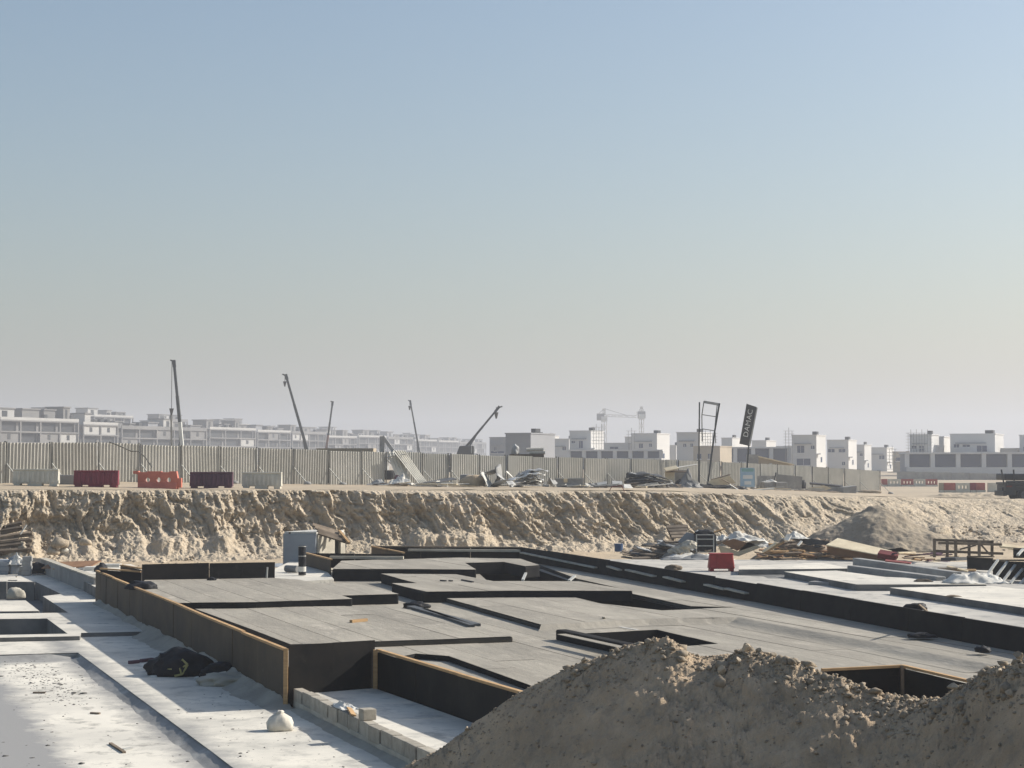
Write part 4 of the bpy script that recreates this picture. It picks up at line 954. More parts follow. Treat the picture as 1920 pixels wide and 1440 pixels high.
# ------------------------------------------------------------------ plastic road barriers on the upper ground
def barrier(name, px0, px1, Y, H, m, label, style='rib', yaw=0.0, group='plastic barriers along the edge of the bank', D=.42):
    L = YX(px1) * Y - YX(px0) * Y; xc = (YX(px0) + YX(px1)) / 2 * Y; pc = (px0 + px1) / 2
    t = thing(name, (xc, Y, gz(pc, Y) - .02), label, 'barrier', group); t.rotation_euler.z = yaw
    WM[t.name] = t.matrix_basis.copy() if False else Matrix.Translation(t.location) @ Matrix.Rotation(yaw, 4, 'Z')
    def prt(mb_, nm, mm=m, bev=.02):
        o = mb_.build(nm, M[mm], t, bevel=bev); o.matrix_parent_inverse = Matrix(); return o
    hl, b, tp = L / 2, D / 2, D * .28
    mb_ = MB()
    if style == 'rib':                  # sloping body with notched foot
        mb_.hexa([(-hl, -b, .14), (hl, -b, .14), (hl, b, .14), (-hl, b, .14), (-hl, -tp, H), (hl, -tp, H), (hl, tp, H), (-hl, tp, H)]); prt(mb_, 'body')
        for x0, x1 in ((-hl * .95, -hl * .66), (-hl * .34, hl * .30), (hl * .62, hl * .95)):
            mb_ = MB(); mb_.abox((x0, -b, 0), (x1, b, .16)); prt(mb_, 'foot')
        n = 8
        for i in range(n):              # raised upright ribs on the face
            x = -hl * .88 + (i + .5) * hl * 1.76 / n; w = hl * 1.76 / n * .27; k = .22 * H; k2 = .86 * H
            def fy(z, o_): return -(b + (tp - b) * (z - .14) / (H - .14)) - o_
            mb_ = MB(); mb_.hexa([(x - w, fy(k, .05), k), (x + w, fy(k, .05), k), (x + w, fy(k, -.02), k), (x - w, fy(k, -.02), k), (x - w, fy(k2, .035), k2), (x + w, fy(k2, .035), k2), (x + w, fy(k2, -.02), k2), (x - w, fy(k2, -.02), k2)]); prt(mb_, 'rib', bev=.015)
        mb_ = MB(); mb_.abox((-hl, -tp - .04, H - .07), (hl, tp + .04, H + .01)); prt(mb_, 'top_rim')
        mb_ = MB(); mb_.tube((0, 0, H), (0, 0, H + .03), .07, 12); prt(mb_, 'filler_cap', bev=0)
    else:                               # barrier with three round holes and a stepped outline
        z1 = .36 * H
        outer = [(-hl * .80, 0), (-hl * .45, 0), (-hl * .42, .05), (-hl * .05, .05), (0, 0), (hl * .45, 0), (hl * .85, 0), (hl * .85, .62 * H), (hl * .80, .98 * H), (hl * .5, .98 * H), (hl * .46, .93 * H), (hl * .2, .93 * H), (hl * .16, .98 * H), (-hl * .42, .98 * H), (-hl * .46, .93 * H), (-hl * .75, .93 * H), (-hl * .78, H), (-hl, H), (-hl, .86 * H), (-hl * .8, .80 * H)]
        holes = [[(cx + .125 * math.cos(a), .50 * H + .125 * math.sin(a)) for a in np.linspace(0, 2 * math.pi, 14)[:-1]] for cx in (-hl * .40, hl * .05, hl * .47)]
        mb_ = MB(); mb_.prism(ccw(outer), -.13, .13, holes); mb_.v = [Vector((v.x, -v.z, v.y)) for v in mb_.v]; prt(mb_, 'body', bev=.015)
        for s_ in (-1, 1):
            mb_ = MB(); mb_.hexa([(-hl * .78, s_ * .13, .0), (hl * .83, s_ * .13, .0), (hl * .83, s_ * .24, .0), (-hl * .78, s_ * .24, .0), (-hl * .78, s_ * .13, .36 * H), (hl * .83, s_ * .13, .36 * H), (hl * .83, s_ * .145, .30 * H), (-hl * .78, s_ * .145, .30 * H)] if s_ > 0 else [(-hl * .78, -.24, 0), (hl * .83, -.24, 0), (hl * .83, -.13, 0), (-hl * .78, -.13, 0), (-hl * .78, -.145, .30 * H), (hl * .83, -.145, .30 * H), (hl * .83, -.13, .36 * H), (-hl * .78, -.13, .36 * H)]); prt(mb_, 'skirt', bev=.01)
        mb_ = MB(); mb_.abox((hl * .85, -.11, .06), (hl, .11, .60 * H)); prt(mb_, 'coupling')
    return t
barrier('road_barrier', 26, 111, 85.5, .86, 'white_pl', 'ribbed white plastic barrier at the far left of the row')
barrier('road_barrier', 140, 223, 85.6, .86, 'maroon', 'ribbed maroon plastic barrier between the white and the orange one', yaw=.02)
barrier('road_barrier', 250, 342, 86.0, .90, 'orange_pl', 'orange plastic barrier with three round holes', style='hole', yaw=-.06)
barrier('road_barrier', 357, 437, 87.0, .86, 'plum', 'dull plum coloured plastic barrier right of the orange one', yaw=.03)
barrier('road_barrier', 455, 529, 88.5, .86, 'white_pl', 'ribbed white plastic barrier at the right end of the row', yaw=-.03)
mb = MB(); p = At(125, 905, 87.5); mb.abox((p.x - .45, p.y, gz(125, 87.5) - .02), (p.x + .6, p.y + .6, gz(125, 87.5) + .5)); tagged(mb, 'concrete_block', 'greyslab', 'grey concrete block on the ground behind the first two barriers', 'block', bevel=.03)
# the barrier standing end-on among the right slabs
rb = thing('road_barrier', G(1352, 1071, .85), 'red plastic barrier standing on the pale slab before the timber heap', 'barrier')
c = G(1352, 1071, .85); WM[rb.name] = Matrix.Translation(c)
mb = MB(); mb.hexa([(c.x - .50, c.y - .3, .95), (c.x + .50, c.y - .3, .95), (c.x + .50, c.y + .3, .95), (c.x - .5, c.y + .3, .95), (c.x - .44, c.y - .2, 1.52), (c.x + .44, c.y - .2, 1.52), (c.x + .44, c.y + .2, 1.52), (c.x - .44, c.y + .2, 1.52)]); mb.build('body', M['red_pl'], rb, bevel=.05)
for x0 in (-.46, .30):
    mb = MB(); mb.abox((c.x + x0, c.y - .29, .85), (c.x + x0 + .16, c.y + .29, .96)); mb.build('foot', M['red_pl'], rb, bevel=.02)
mb = MB(); mb.abox((c.x - .46, c.y - .24, 1.49), (c.x + .46, c.y + .24, 1.54)); mb.build('top_rim', M['red_pl'], rb, bevel=.02)
mb = MB(); mb.bar((c.x - .17, c.y - .30, .97), (c.x - .17, c.y - .21, 1.48), .05, .03, up=(1, 0, 0)); mb.build('seam', M['red_pl'], rb, bevel=.01)

# far barriers beside the road at the right
FAR = [(1652, 1663, 'pink_pl'), (1664, 1688, 'white_pl'), (1689, 1712, 'pink_pl'), (1713, 1734, 'white_pl'), (1735, 1757, 'pink_pl')]
def holed(px0, px1, Y, m, label, H=.95):
    L = (YX(px1) - YX(px0)) * Y; xc = (YX(px0) + YX(px1)) / 2 * Y; hl = L / 2
    t = thing('road_barrier', (xc, Y, 0), label, 'barrier', 'far barriers along the road'); z = gz((px0 + px1) / 2, Y); t.location.z = z; WM[t.name] = Matrix.Translation(t.location)
    mb_ = MB(); hs = [[(cx - .09, .38), (cx + .09, .38), (cx + .09, .68), (cx - .09, .68)] for cx in (-hl * .5, 0, hl * .5)] if L > 1.2 else []
    mb_.prism(ccw([(-hl, 0), (hl, 0), (hl * .98, H), (-hl * .98, H)]), -.14, .14, hs); mb_.v = [Vector((v.x + xc, -v.z + Y, v.y + z)) for v in mb_.v]; mb_.build('body', M[m], t)
    mb_ = MB(); mb_.abox((xc - hl, Y - .3, z), (xc + hl, Y - .14, z + .22)); mb_.build('skirt', M['white_pl'], t)
words = ['first', 'second', 'third', 'fourth', 'fifth', 'sixth', 'seventh', 'eighth']
for i, (a, b, m_) in enumerate(FAR): holed(a, b, 215, m_, f'{words[i]} of the far row of barriers from the fence end, ' + ('faded red' if m_ == 'pink_pl' else 'white'))
for i, (a, b, m_) in enumerate([(1760, 1768, 'sandstone'), (1769, 1790, 'pink_pl'), (1791, 1817, 'white_pl'), (1818, 1828, 'maroon'), (1829, 1846, 'pink_pl'), (1851, 1872, 'white_pl')]):
    holed(a, b, 168, m_, f'{words[i]} of the nearer row of far barriers, left of the truck, ' + {'pink_pl': 'faded red', 'white_pl': 'white', 'maroon': 'dark red', 'sandstone': 'tan'}[m_])
# low dirt ridge in front of them
gx, gy = np.meshgrid(np.linspace(-1, 1, 120), np.linspace(-1, 1, 30)); Yc = 140; xc = YX(1820) * Yc
zz = np.array([[gz(1820 + 95 * a, Yc) for a in np.linspace(-1, 1, 120)]]) + .55 * np.clip(1 - gy ** 2, 0, 1) * np.clip(1 - gx ** 4, 0, 1) * (.8 + .5 * fbm(gx * 6, gy * 2, 3, 77)) - .05
tag(grid_obj('dirt_ridge', np.stack([xc + gx * 4.3, Yc + gy * 2.2, zz], -1), M['plateau']), 'low ridge of dirt in front of the far barriers', 'mound')

# ------------------------------------------------------------------ parked truck, only its tail in view
Yt = 124.0; zt_ = gz(1900, Yt); x0 = YX(1872) * Yt
tk = thing('flatbed_truck', (x0 + 3, Yt, zt_), 'dark flatbed truck parked at the right edge, tail towards the fence', 'truck')
def tbox(nm, m, lo, hi, bev=.03, parent=tk):
    mb_ = MB(); mb_.abox((x0 + lo[0], Yt + lo[1], zt_ + lo[2]), (x0 + hi[0], Yt + hi[1], zt_ + hi[2])); return mb_.build(nm, M[m], parent, bevel=bev)
tbox('chassis', 'truck', (.1, -.5, .75), (8.6, .5, 1.05)); tbox('tail_bumper', 'truck', (0, -1.15, .45), (.25, 1.15, .8)); tbox('side_guard', 'truck', (.15, -1.2, .5), (.9, -1.1, 1.25))
tbox('bed', 'truck', (.15, -1.25, 1.25), (7.0, 1.25, 1.42)); tbox('side_rail', 'rim', (.15, -1.27, 1.44), (7.0, -1.2, 1.56)); tbox('load', 'truck', (.1, -1.1, 1.58), (6.9, 1.1, 2.05), .1); tbox('tool_box', 'truck', (2.2, -1.2, .6), (3.6, -.6, 1.2))
tbox('rear_body', 'truck', (.2, -1.18, .78), (2.2, 1.18, 1.24)); tbox('mud_guard', 'truck', (.95, -1.22, 1.06), (3.5, -.7, 1.22)); tbox('cab', 'truck', (7.2, -1.2, .8), (9.2, 1.2, 3.0), .15); w_ = tbox('windscreen', 'villa_glass', (9.2, -1.0, 1.9), (9.23, 1.0, 2.7), 0)
for x in (.02, .78, 2.55, 4.4, 6.2):
    mb = MB(); lean = -.16 if x < .1 else -.04; mb.bar((x0 + x - lean * .1, Yt - 1.2, zt_ + 1.3), (x0 + x + lean, Yt - 1.2, zt_ + (2.35 if x < 1 else 2.25)), .09, .09, up=(1, 0, 0)); mb.build('stake', M['truck'], tk)
for x in (1.55, 2.85, 7.9):
    for sy_ in (-1, 1):
        mb = MB(); mb.tube((x0 + x, Yt + sy_ * 1.2, zt_ + .52), (x0 + x, Yt + sy_ * .82, zt_ + .52), .52, 24); wh = mb.build('wheel', M['tyre'], tk, bevel=.05)
        mb = MB(); mb.tube((x0 + x, Yt + sy_ * 1.215, zt_ + .52), (x0 + x, Yt + sy_ * 1.1, zt_ + .52), .31, 20); mb.build('rim', M['rim'], wh)
mb = MB(); mb.abox((x0 + .2, Yt - 1.28, zt_ + 1.1), (x0 + .6, Yt - 1.25, zt_ + 1.2)); mb.build('rear_light', M['red_board'], tk)

# ------------------------------------------------------------------ signs
Ys_ = Yfence(1320) - 3.0
sf = thing('sign_frame', At(1310, 912, Ys_), 'tall bare steel sign frame leaning over, its panel gone', 'sign frame')
def rod(nm, a, b, w, parent, m, Y=Ys_, Y2=None):
    mb_ = MB(); mb_.bar(At(*a, Y), At(*b, Y2 or Y), w, w, up=(0, 1, 0)); return mb_.build(nm, M[m], parent)
rod('pole', (1311.5, 754), (1310, 914), .10, sf, 'crane_d'); rod('leg', (1349, 756), (1340, 809), .12, sf, 'crane_d'); rod('leg', (1340, 809), (1326, 915), .13, sf, 'crane_d')
rod('upright', (1320, 752), (1316, 778), .07, sf, 'fencepost'); rod('upright', (1316, 778), (1316.5, 828), .07, sf, 'fencepost'); rod('upright', (1345, 757), (1340.5, 800), .07, sf, 'fencepost'); rod('upright', (1340.5, 800), (1342, 830), .05, sf, 'fencepost')
rod('rung', (1317, 777.5), (1343, 781.5), .06, sf, 'fencepost'); rod('rung', (1316, 804), (1339, 807.5), .06, sf, 'fencepost')
mb = MB(); a, b = At(1320, 753.5, Ys_), At(1349, 758.5, Ys_); mb.bar(a, b, .12, .2); mb.build('top_box', M['greysheet'], sf)
Yb = Yfence(1400) - 3.0
fs_ = thing('flag_sign', At(1400, 915, Yb), 'tall narrow dark sign tilted on its pole, white lettering running upwards', 'sign')
c4 = [At(1386.5, 832, Yb), At(1404, 836, Yb), At(1418.5, 763, Yb), At(1400, 757, Yb)]
mb = MB(); th = Vector((0, .10, 0)); mb.hexa([c4[0], c4[1], c4[1] + th, c4[0] + th, c4[3], c4[2], c4[2] + th, c4[3] + th]); pan = mb.build('panel', M['signdark'], fs_)
rod('edge_tube', (1405.5, 836), (1419.5, 764), .10, fs_, 'galv', Yb - .03); rod('pole', (1404, 834), (1398, 917), .11, fs_, 'crane_d', Yb + .05)
fc = bpy.data.curves.new('lettering', 'FONT'); fc.body = 'DAMAC'; fc.size = 1.0; fc.align_x = 'CENTER'; fc.align_y = 'CENTER'; fc.extrude = .006; fc.space_character = 1.05
fo = bpy.data.objects.new('lettering', fc); fc.materials.append(M['signtext'])
up_ = (c4[3] + c4[2] - c4[0] - c4[1]).normalized(); rt_ = (c4[1] - c4[0]).normalized(); ctr = (c4[0] + c4[1] + c4[2] + c4[3]) / 4
X_, Z_ = up_, Vector((0, -1, 0)); Y_ = Z_.cross(X_).normalized(); Z_ = X_.cross(Y_).normalized()
lh = (c4[3] - c4[0]).length
COL.objects.link(fo)
mtx = Matrix.Translation(ctr + Vector((.0, -.016, 0)) + up_ * .15) @ Matrix((X_, Y_, Z_)).transposed().to_4x4() @ Matrix.Diagonal((lh * .19, lh * .17, 1, 1)); 
dg = bpy.context.evaluated_depsgraph_get(); lm = bpy.data.meshes.new_from_object(fo.evaluated_get(dg)); bpy.data.objects.remove(fo)
lm.transform(mtx); lo = bpy.data.objects.new('lettering', lm); link(lo, pan); lm.materials.clear(); lm.materials.append(M['signtext'])
Yc_ = Yfence(1400) - 6.0
bs = thing('board_sign', At(1401, 914, Yc_), 'pale blue notice board with white panels standing in front of the fence', 'sign')
mb = MB(); q0, q1 = At(1388, 913, Yc_), At(1415, 877, Yc_); W_, H_ = q1.x - q0.x, q1.z - q0.z
ol = [(0, 0), (W_, 0), (W_, H_ - .15)] + [(W_ - .15 + .15 * math.cos(a), H_ - .15 + .15 * math.sin(a)) for a in np.linspace(.3, math.pi / 2, 5)] + [(0, H_)]
mb.prism(ol, -.03, .03); mb.v = [Vector((v.x + q0.x, Yc_ - v.z, v.y + q0.z)) for v in mb.v]; bd = mb.build('board', M['signblue'], bs)
for (x0_, x1_, z0_, z1_, m_) in [(.10, .92, .80, .96, 'signgreen'), (.18, .85, .42, .62, 'signtext'), (.28, .75, .12, .30, 'signtext')]:
    mb = MB(); mb.abox((q0.x + W_ * x0_, Yc_ - .042, q0.z + H_ * z0_), (q0.x + W_ * x1_, Yc_ - .031, q0.z + H_ * z1_)); mb.build('notice_panel', M[m_], bd)
for x in (.1, .9):
    mb = MB(); mb.bar((q0.x + W_ * x, Yc_ + .06, q0.z - .4), (q0.x + W_ * x, Yc_ + .06, q0.z + H_ * .9), .06, .06, up=(1, 0, 0)); mb.build('leg', M['galv'], bs)
# ------------------------------------------------------------------ rubbish along the fence
def board(px0, y0, px1, y1, Y0, Y1, w, th, m, name, label, cat, group=None, up=(0, -.35, 1)):
    mb_ = MB(); mb_.bar(At(px0, y0, Y0), At(px1, y1, Y1), w, th, up=up); return tagged(mb_, name, m, label, cat, group)
def sheet(pts, Y, th, m, name, label, cat, group=None):
    """a flat sheet; each corner is (px, py, dY)"""
    ps = [At(p[0], p[1], Y + (p[2] if len(p) > 2 else 0)) for p in pts]; nn = (ps[1] - ps[0]).cross(ps[-1] - ps[0]).normalized() * th
    n = len(ps); mb_ = MB(); mb_.add(ps + [p + nn for p in ps], [tuple(range(n - 1, -1, -1)), tuple(range(n, 2 * n))] + [(i, (i + 1) % n, n + (i + 1) % n, n + i) for i in range(n)])
    return tagged(mb_, name, m, label, cat, group)
def curled(px0, px1, y0, y1, Y, m, label, seed, arch=.25, wid=.9, group=None):
    a, b = At(px0, y0, Y), At(px1, y1, Y); n = 14; P_ = np.zeros((5, n, 3)); r_ = random.Random(seed)
    for i in range(n):
        t = i / (n - 1); c_ = a.lerp(b, t) + Vector((0, 0, arch * math.sin(math.pi * t)))
        for j in range(5): P_[j, i] = (c_.x + .1 * j * r_.uniform(-.2, .2), c_.y - wid / 2 + wid * j / 4, c_.z - .10 * abs(j - 2) * (1 - t * .6) + .05 * math.sin(i * 1.3 + j))
    o = grid_obj('bent_sheet', P_, M[m], smooth=False); sm = o.modifiers.new('thickness', 'SOLIDIFY'); sm.thickness = .012
    return tag(o, label, 'metal sheet', group)
GY = lambda px, back=3.0: Yfence(px) - back
# pale scraps below the torn panel
drape('crumpled_sheet', At(752, 909, GY(752, 5)), .85, .5, .55, 'whitesheet', 'crumpled pale sheet on the ground below the torn panel', 'sheet', 41)
drape('crumpled_sheet', At(712, 909, GY(712, 4)), .7, .4, .25, 'greysheet', 'flat grey sheet left of the crumpled pale one', 'sheet', 42)
sheet([(738, 902), (757, 908), (752, 893), (742, 890)], GY(745, 4), .03, 'plum', 'board', 'purplish board leaning in the torn gap of the fence', 'board')
board(785, 909, 852, 897, GY(790, 3), GY(850, 3), .5, .05, 'darksheet', 'metal_sheet', 'long dark sheet lying along the fence right of the gap', 'metal sheet')
board(780, 911, 848, 908, GY(790, 4), GY(850, 4), .4, .06, 'darksheet', 'metal_sheet', 'lower dark sheet with a pale edge right of the gap', 'metal sheet')
board(795, 909, 848, 906, GY(790, 4.3), GY(850, 4.3), .10, .05, 'galv', 'rail', 'pale rail lying on the dark sheets right of the gap', 'rail')
for i in range(84):                     # pale offcuts strewn along the foot of the fence
    x0 = random.uniform(700, 1600); Yo = GY(x0, random.uniform(2.5, 6.5)); L = random.uniform(8, 26) * (110 / Yo); p_ = Vector((YX(x0) * Yo, Yo, gz(x0, Yo) + random.uniform(.03, .18)))
    an = random.uniform(-.5, .5); mb = MB(); mb.bar(p_, p_ + Vector((math.cos(an), math.sin(an), random.uniform(-.06, .14))) * random.uniform(.5, 2.2), random.uniform(.1, .6), .05); tagged(mb, 'offcut', random.choice(['whitesheet', 'paleply', 'galv', 'greysheet', 'oldtimber']), 'loose offcut of board or sheet strewn along the foot of the fence', 'offcut', 'offcuts strewn along the fence')
# container-like dark box and bent white sheets
Yq = GY(880, 4)
a, b = At(862, 911, Yq), At(888, 890, Yq); mb = MB(); mb.abox((a.x, a.y, a.z - .1), (b.x, a.y + 1.2, b.z)); tagged(mb, 'metal_box', 'greysheet', 'dented grey metal box at the left of the bent white sheets', 'box', bevel=.06)
lump('earth_lump', At(886, 911, Yq - 1), (.8, .5, .5), 'sand', 'small mound of tan earth before the bent white sheets', 'mound', 51, amp=.4)
def bent_white(px, y, Y, pts, label, wid=.8, m='greysheet'):
    n = len(pts); P_ = np.zeros((4, n * 3 - 2, 3)); fine = np.interp(np.linspace(0, n - 1, n * 3 - 2), range(n), [p[0] for p in pts]), np.interp(np.linspace(0, n - 1, n * 3 - 2), range(n), [p[1] for p in pts])
    for i, (x_, y_) in enumerate(zip(*fine)):
        c_ = At(x_, y_, Y)
        for j in range(4): P_[j, i] = (c_.x + .12 * j, c_.y - wid / 2 + wid * j / 3, c_.z + .10 * math.sin(j * 1.4 + i * .5))
    o = grid_obj('bent_sheet', P_, M[m], smooth=True); sm = o.modifiers.new('thickness', 'SOLIDIFY'); sm.thickness = .02
    return tag(o, label, 'metal sheet', 'bent sheets heaped on the fence')
bent_white(0, 0, Yq - 1.4, [(901, 887), (908, 900), (914, 912), (918, 913)], 'bent white sheet standing on edge at the left of the sheet heap', 1.4, 'whitesheet')
bent_white(0, 0, Yq - .6, [(904, 888), (918, 886), (928, 880), (929, 872), (932, 895), (925, 912)], 'tall crumpled grey sheet rising to a point before the fence', 1.2)
bent_white(0, 0, Yq - .9, [(930, 890), (938, 898), (950, 904), (958, 912)], 'curved grey sheet at the middle of the sheet heap', 1.3)
bent_white(0, 0, Yq - 1.8, [(914, 912), (930, 906), (945, 899), (962, 897)], 'low purple grey sheet along the foot of the sheet heap', .9, 'bluegrey')
Ym = GY(985, 3.5)
for i in range(9):
    y0 = 911 - i * 2.6; curled(960 + i * 1.5 + random.uniform(-5, 4), 1020 + random.uniform(-14, 10), y0 + random.uniform(-2, 2), y0 - 3 - i * .7, Ym + random.uniform(-.7, .7), ['greysheet', 'darksheet', 'whitesheet', 'greysheet'][i % 4], f'{["lowest", "second", "third", "fourth", "fifth", "sixth", "seventh", "eighth", "topmost"][i]} bent sheet up in the stack of twisted metal left of the grey skip', 60 + i, .22, .9, 'twisted metal stack')
board(949, 884, 966, 900, Ym - 1, Ym - 1, .14, .08, 'whitesheet', 'plank', 'white plank sticking out of the twisted metal stack', 'plank')
board(958, 904, 976, 884, Ym - .8, Ym - .8, .07, .05, 'galv', 'pipe', 'thin pale pipe crossing the twisted metal stack', 'pipe')
bent_white(0, 0, Ym - .5, [(1024, 909), (1030, 898), (1036, 908)], 'small folded grey sheet right of the twisted metal stack', .5)
# grey skip
Yk = GY(1070, 4); a, b = At(1042, 915, Yk), At(1094, 898, Yk)
sk_ = thing('skip', (a.x, a.y, a.z), 'open grey steel skip standing before the fence', 'skip')
mb = MB(); zb_, zt2 = gz(1068, Yk) - .02, b.z
for lo, hi in (((a.x, Yk, zb_), (b.x, Yk + .06, zt2)), ((a.x, Yk + 1.4, zb_), (b.x, Yk + 1.46, zt2)), ((a.x - .002, Yk + .06, zb_), (a.x + .06, Yk + 1.4, zt2 - .003)), ((b.x - .06, Yk + .06, zb_), (b.x + .002, Yk + 1.4, zt2 - .003)), ((a.x + .06, Yk + .06, zb_), (b.x - .06, Yk + 1.4, zb_ + .08))):
    mb_ = MB(); mb_.abox(lo, hi); mb_.build('side_plate', M['greyslab'], sk_)
mb_ = MB(); mb_.abox((a.x - .04, Yk - .04, zt2 - .004), (b.x + .04, Yk + .08, zt2 + .06)); mb_.build('rim', M['galv'], sk_)
for f_ in (.05, .5, .93):
    mb_ = MB(); mb_.abox((a.x + (b.x - a.x) * f_, Yk - .05, zb_), (a.x + (b.x - a.x) * f_ + .1, Yk - .003, zt2 - .01)); mb_.build('stiffener', M['greyslab'], sk_)
board(1057, 901, 1064, 901, Yk - .15, Yk - .15, .05, .26, 'paleply', 'board', 'small pale board propped on the rim of the skip', 'board')
lump('stone', At(1040, 914, Yk - .4), (.14, .12, .14), 'sackcloth', 'pale stone at the left foot of the skip', 'stone', 53)
lump('stone', At(1099, 916, Yk - .3), (.16, .12, .22), 'sackcloth', 'pale stone at the right foot of the skip', 'stone', 54)
# fan of dark pipes and planks
Yp = GY(1120, 4.5)
for i in range(5):
    board(1098 + i * 6, 907 - (i % 2), 1118 + i * 5.2, 917 + (i % 2), Yp + i * .25, Yp - .4 + i * .2, .2, .05, ['whitesheet', 'darksheet', 'greysheet', 'darksheet', 'darksheet'][i], 'plank', ['white plank leading the fan of planks right of the skip', 'second plank of the fan right of the skip', 'third plank of the fan right of the skip', 'fourth plank of the fan right of the skip', 'last plank of the fan right of the skip'][i], 'plank', 'fan of planks right of the skip')
mb = MB(); p = At(1135, 912, Yp - .2); mb.tube(p + Vector((0, -.4, 0)), p + Vector((.1, .5, 0)), .13, 12); tagged(mb, 'pipe_end', 'black_pl', 'black pipe end at the tip of the plank fan', 'pipe')
board(1120, 908, 1138, 905, Yp, Yp, .5, .05, 'galv', 'sheet', 'flat pale sheet behind the plank fan', 'sheet')
for k in range(3):
    board(1148, 910 - k * 2.3, 1167, 910.5 - k * 2.3, Yp + .5, Yp + .5, .7, .065, 'greysheet' if k % 2 else 'galv', 'slab', ['lowest', 'middle', 'top'][k] + ' grey slab of the small stack before the fence', 'slab', 'small slab stack')
for k in range(3):
    board(1168 + k, 917 - k * 2.4, 1187 - k * 2, 918 - k * 2.6, Yp - .8, Yp - .8, .8, .075, 'whitesheet', 'board', ['lowest', 'middle', 'top'][k] + ' white board of the small pile left of the dark sheet stack', 'board', 'small white board pile')
# big stack of dark curved sheets
Yd = GY(1215, 4.0)
for i in range(10):
    y0 = 915 - i * 2.7; curled(1177 + random.uniform(-6, 4), 1240 + random.uniform(-10, 14) + i * .8, y0 - 2 + (i > 6) * -2, y0 + 6 + i * .4, Yd + random.uniform(-.5, .5), 'darksheet', f'{["lowest", "second", "third", "fourth", "fifth", "sixth", "seventh", "eighth", "ninth", "topmost"][i]} sheet up in the dark stack of curved sheets', 80 + i, .28, 1.6, 'dark curved sheet stack')
board(1182, 886, 1230, 901, Yd - .4, Yd, .16, .05, 'greysheet', 'strip', 'grey strip curling over the dark sheet stack', 'strip')
board(1213, 893, 1262, 906, Yd - .6, Yd, .3, .05, 'greysheet', 'strip', 'wide grey strip sloping down the dark sheet stack', 'strip')
board(1217, 918, 1228, 911, Yd - 1.2, Yd - 1.2, .08, .05, 'galv', 'stick', 'thin pale stick at the foot of the dark sheet stack', 'stick')
for i in range(5):
    board(1248 + i * 5, 906 + i * .6, 1262 + i * 5.5, 919 + i * .1, Yd + .2 - i * .1, Yd - 1.0, .25, .06, ['oldtimber', 'darksheet'][i % 2], 'plank', ['first', 'second', 'third', 'fourth', 'fifth'][i] + ' dark plank sloping off the right end of the dark stack', 'plank', 'planks off the dark stack')
sheet([(1241, 909), (1250, 921), (1241, 921), (1232, 912)], Yd - 1.2, .05, 'greysheet', 'slab', 'grey slab leaning at the foot of the dark stack', 'slab')
sheet([(1243, 908), (1248, 909), (1252, 921), (1246, 921)], Yd - 1.5, .06, 'whitesheet', 'slab', 'narrow white slab before the dark stack', 'slab')
# tan shelter of boards
Yw = GY(1280, 4.5)
sheet([(1246, 885), (1265, 885), (1264, 908), (1249, 905)], Yw, .04, 'paleply', 'panel_board', 'tan upright board under the lean-to roof', 'board')
sheet([(1266, 886, .2), (1288, 885, .4), (1290, 906, .4), (1266, 906, .2)], Yw + .5, .04, 'greysheet', 'panel_board', 'grey upright board under the lean-to roof', 'board')
board(1247, 881, 1270, 876, Yw - .3, Yw - .2, .7, .08, 'paleply', 'plank', 'left pale roof plank of the lean-to', 'plank')
board(1270, 877, 1307, 871, Yw - .2, Yw + .2, .16, .06, 'whitesheet', 'plank', 'long pale plank jutting right from the lean-to', 'plank')
board(1248, 883.5, 1290, 884, Yw - .35, Yw - .1, .3, .07, 'oldtimber', 'plank', 'brown beam under the lean-to roof', 'beam')
sheet([(1288, 887), (1294, 895), (1312, 905), (1308, 909), (1290, 899)], Yw - .6, .05, 'whitesheet', 'bent_sheet', 'white bent sheet sliding down right of the lean-to', 'sheet')
drape('sheet_heap', At(1292, 917, Yw - .4), 1.0, .6, .75, 'greysheet', 'grey heap of sheeting right of the lean-to', 'sheeting', 57)
lump('black_bag', At(1276, 912, Yw - .2), (.4, .3, .35), 'black_pl', 'black bag under the lean-to', 'bag', 58, amp=.4, crease=.5)
lump('stone', At(1292, 918, Yw - 1.6), (.3, .15, .14), 'whitesheet', 'white flat stone on the ground before the sheeting heap', 'stone', 59)
# pale boards on a black tarpaulin
Yz = GY(1350, 6)
drape('tarpaulin', At(1345, 918, Yz), 2.4, .7, .55, 'black_pl', 'black tarpaulin under the pale boards', 'tarpaulin', 61, n=30)
sheet([(1334, 900), (1368, 892), (1380, 906), (1362, 909), (1338, 910), (1327, 904)], Yz - .9, .05, 'paleply', 'board', 'large pale plywood board lying on the black tarpaulin', 'board')
board(1334, 899.5, 1369, 889.5, Yz - .6, Yz - .2, .12, .06, 'oldtimber', 'plank', 'brown plank along the back of the pale plywood board', 'plank')
board(1353, 898, 1384, 915, Yz - 1.1, Yz - 1.1, .09, .05, 'oldtimber', 'plank', 'dark stick lying across the pale plywood board', 'stick')
sheet([(1362, 916), (1372, 914), (1386, 920), (1366, 920)], Yz - 1.3, .04, 'whitesheet', 'board', 'small white board at the right of the tarpaulin', 'board')
board(1368, 908, 1388, 921, Yz - 1.4, Yz - 1.5, .16, .05, 'galv', 'rail', 'pale rail bending down to the ground left of the notice board', 'rail')
board(1388, 921, 1452, 916, Yz - 1.5, Yz - 1.0, .16, .05, 'galv', 'rail', 'long pale rail lying under the notice board', 'rail')
board(1300, 905, 1312, 909, Yz - .4, Yz - .4, .4, .05, 'whitesheet', 'board', 'white board end left of the tarpaulin', 'board')
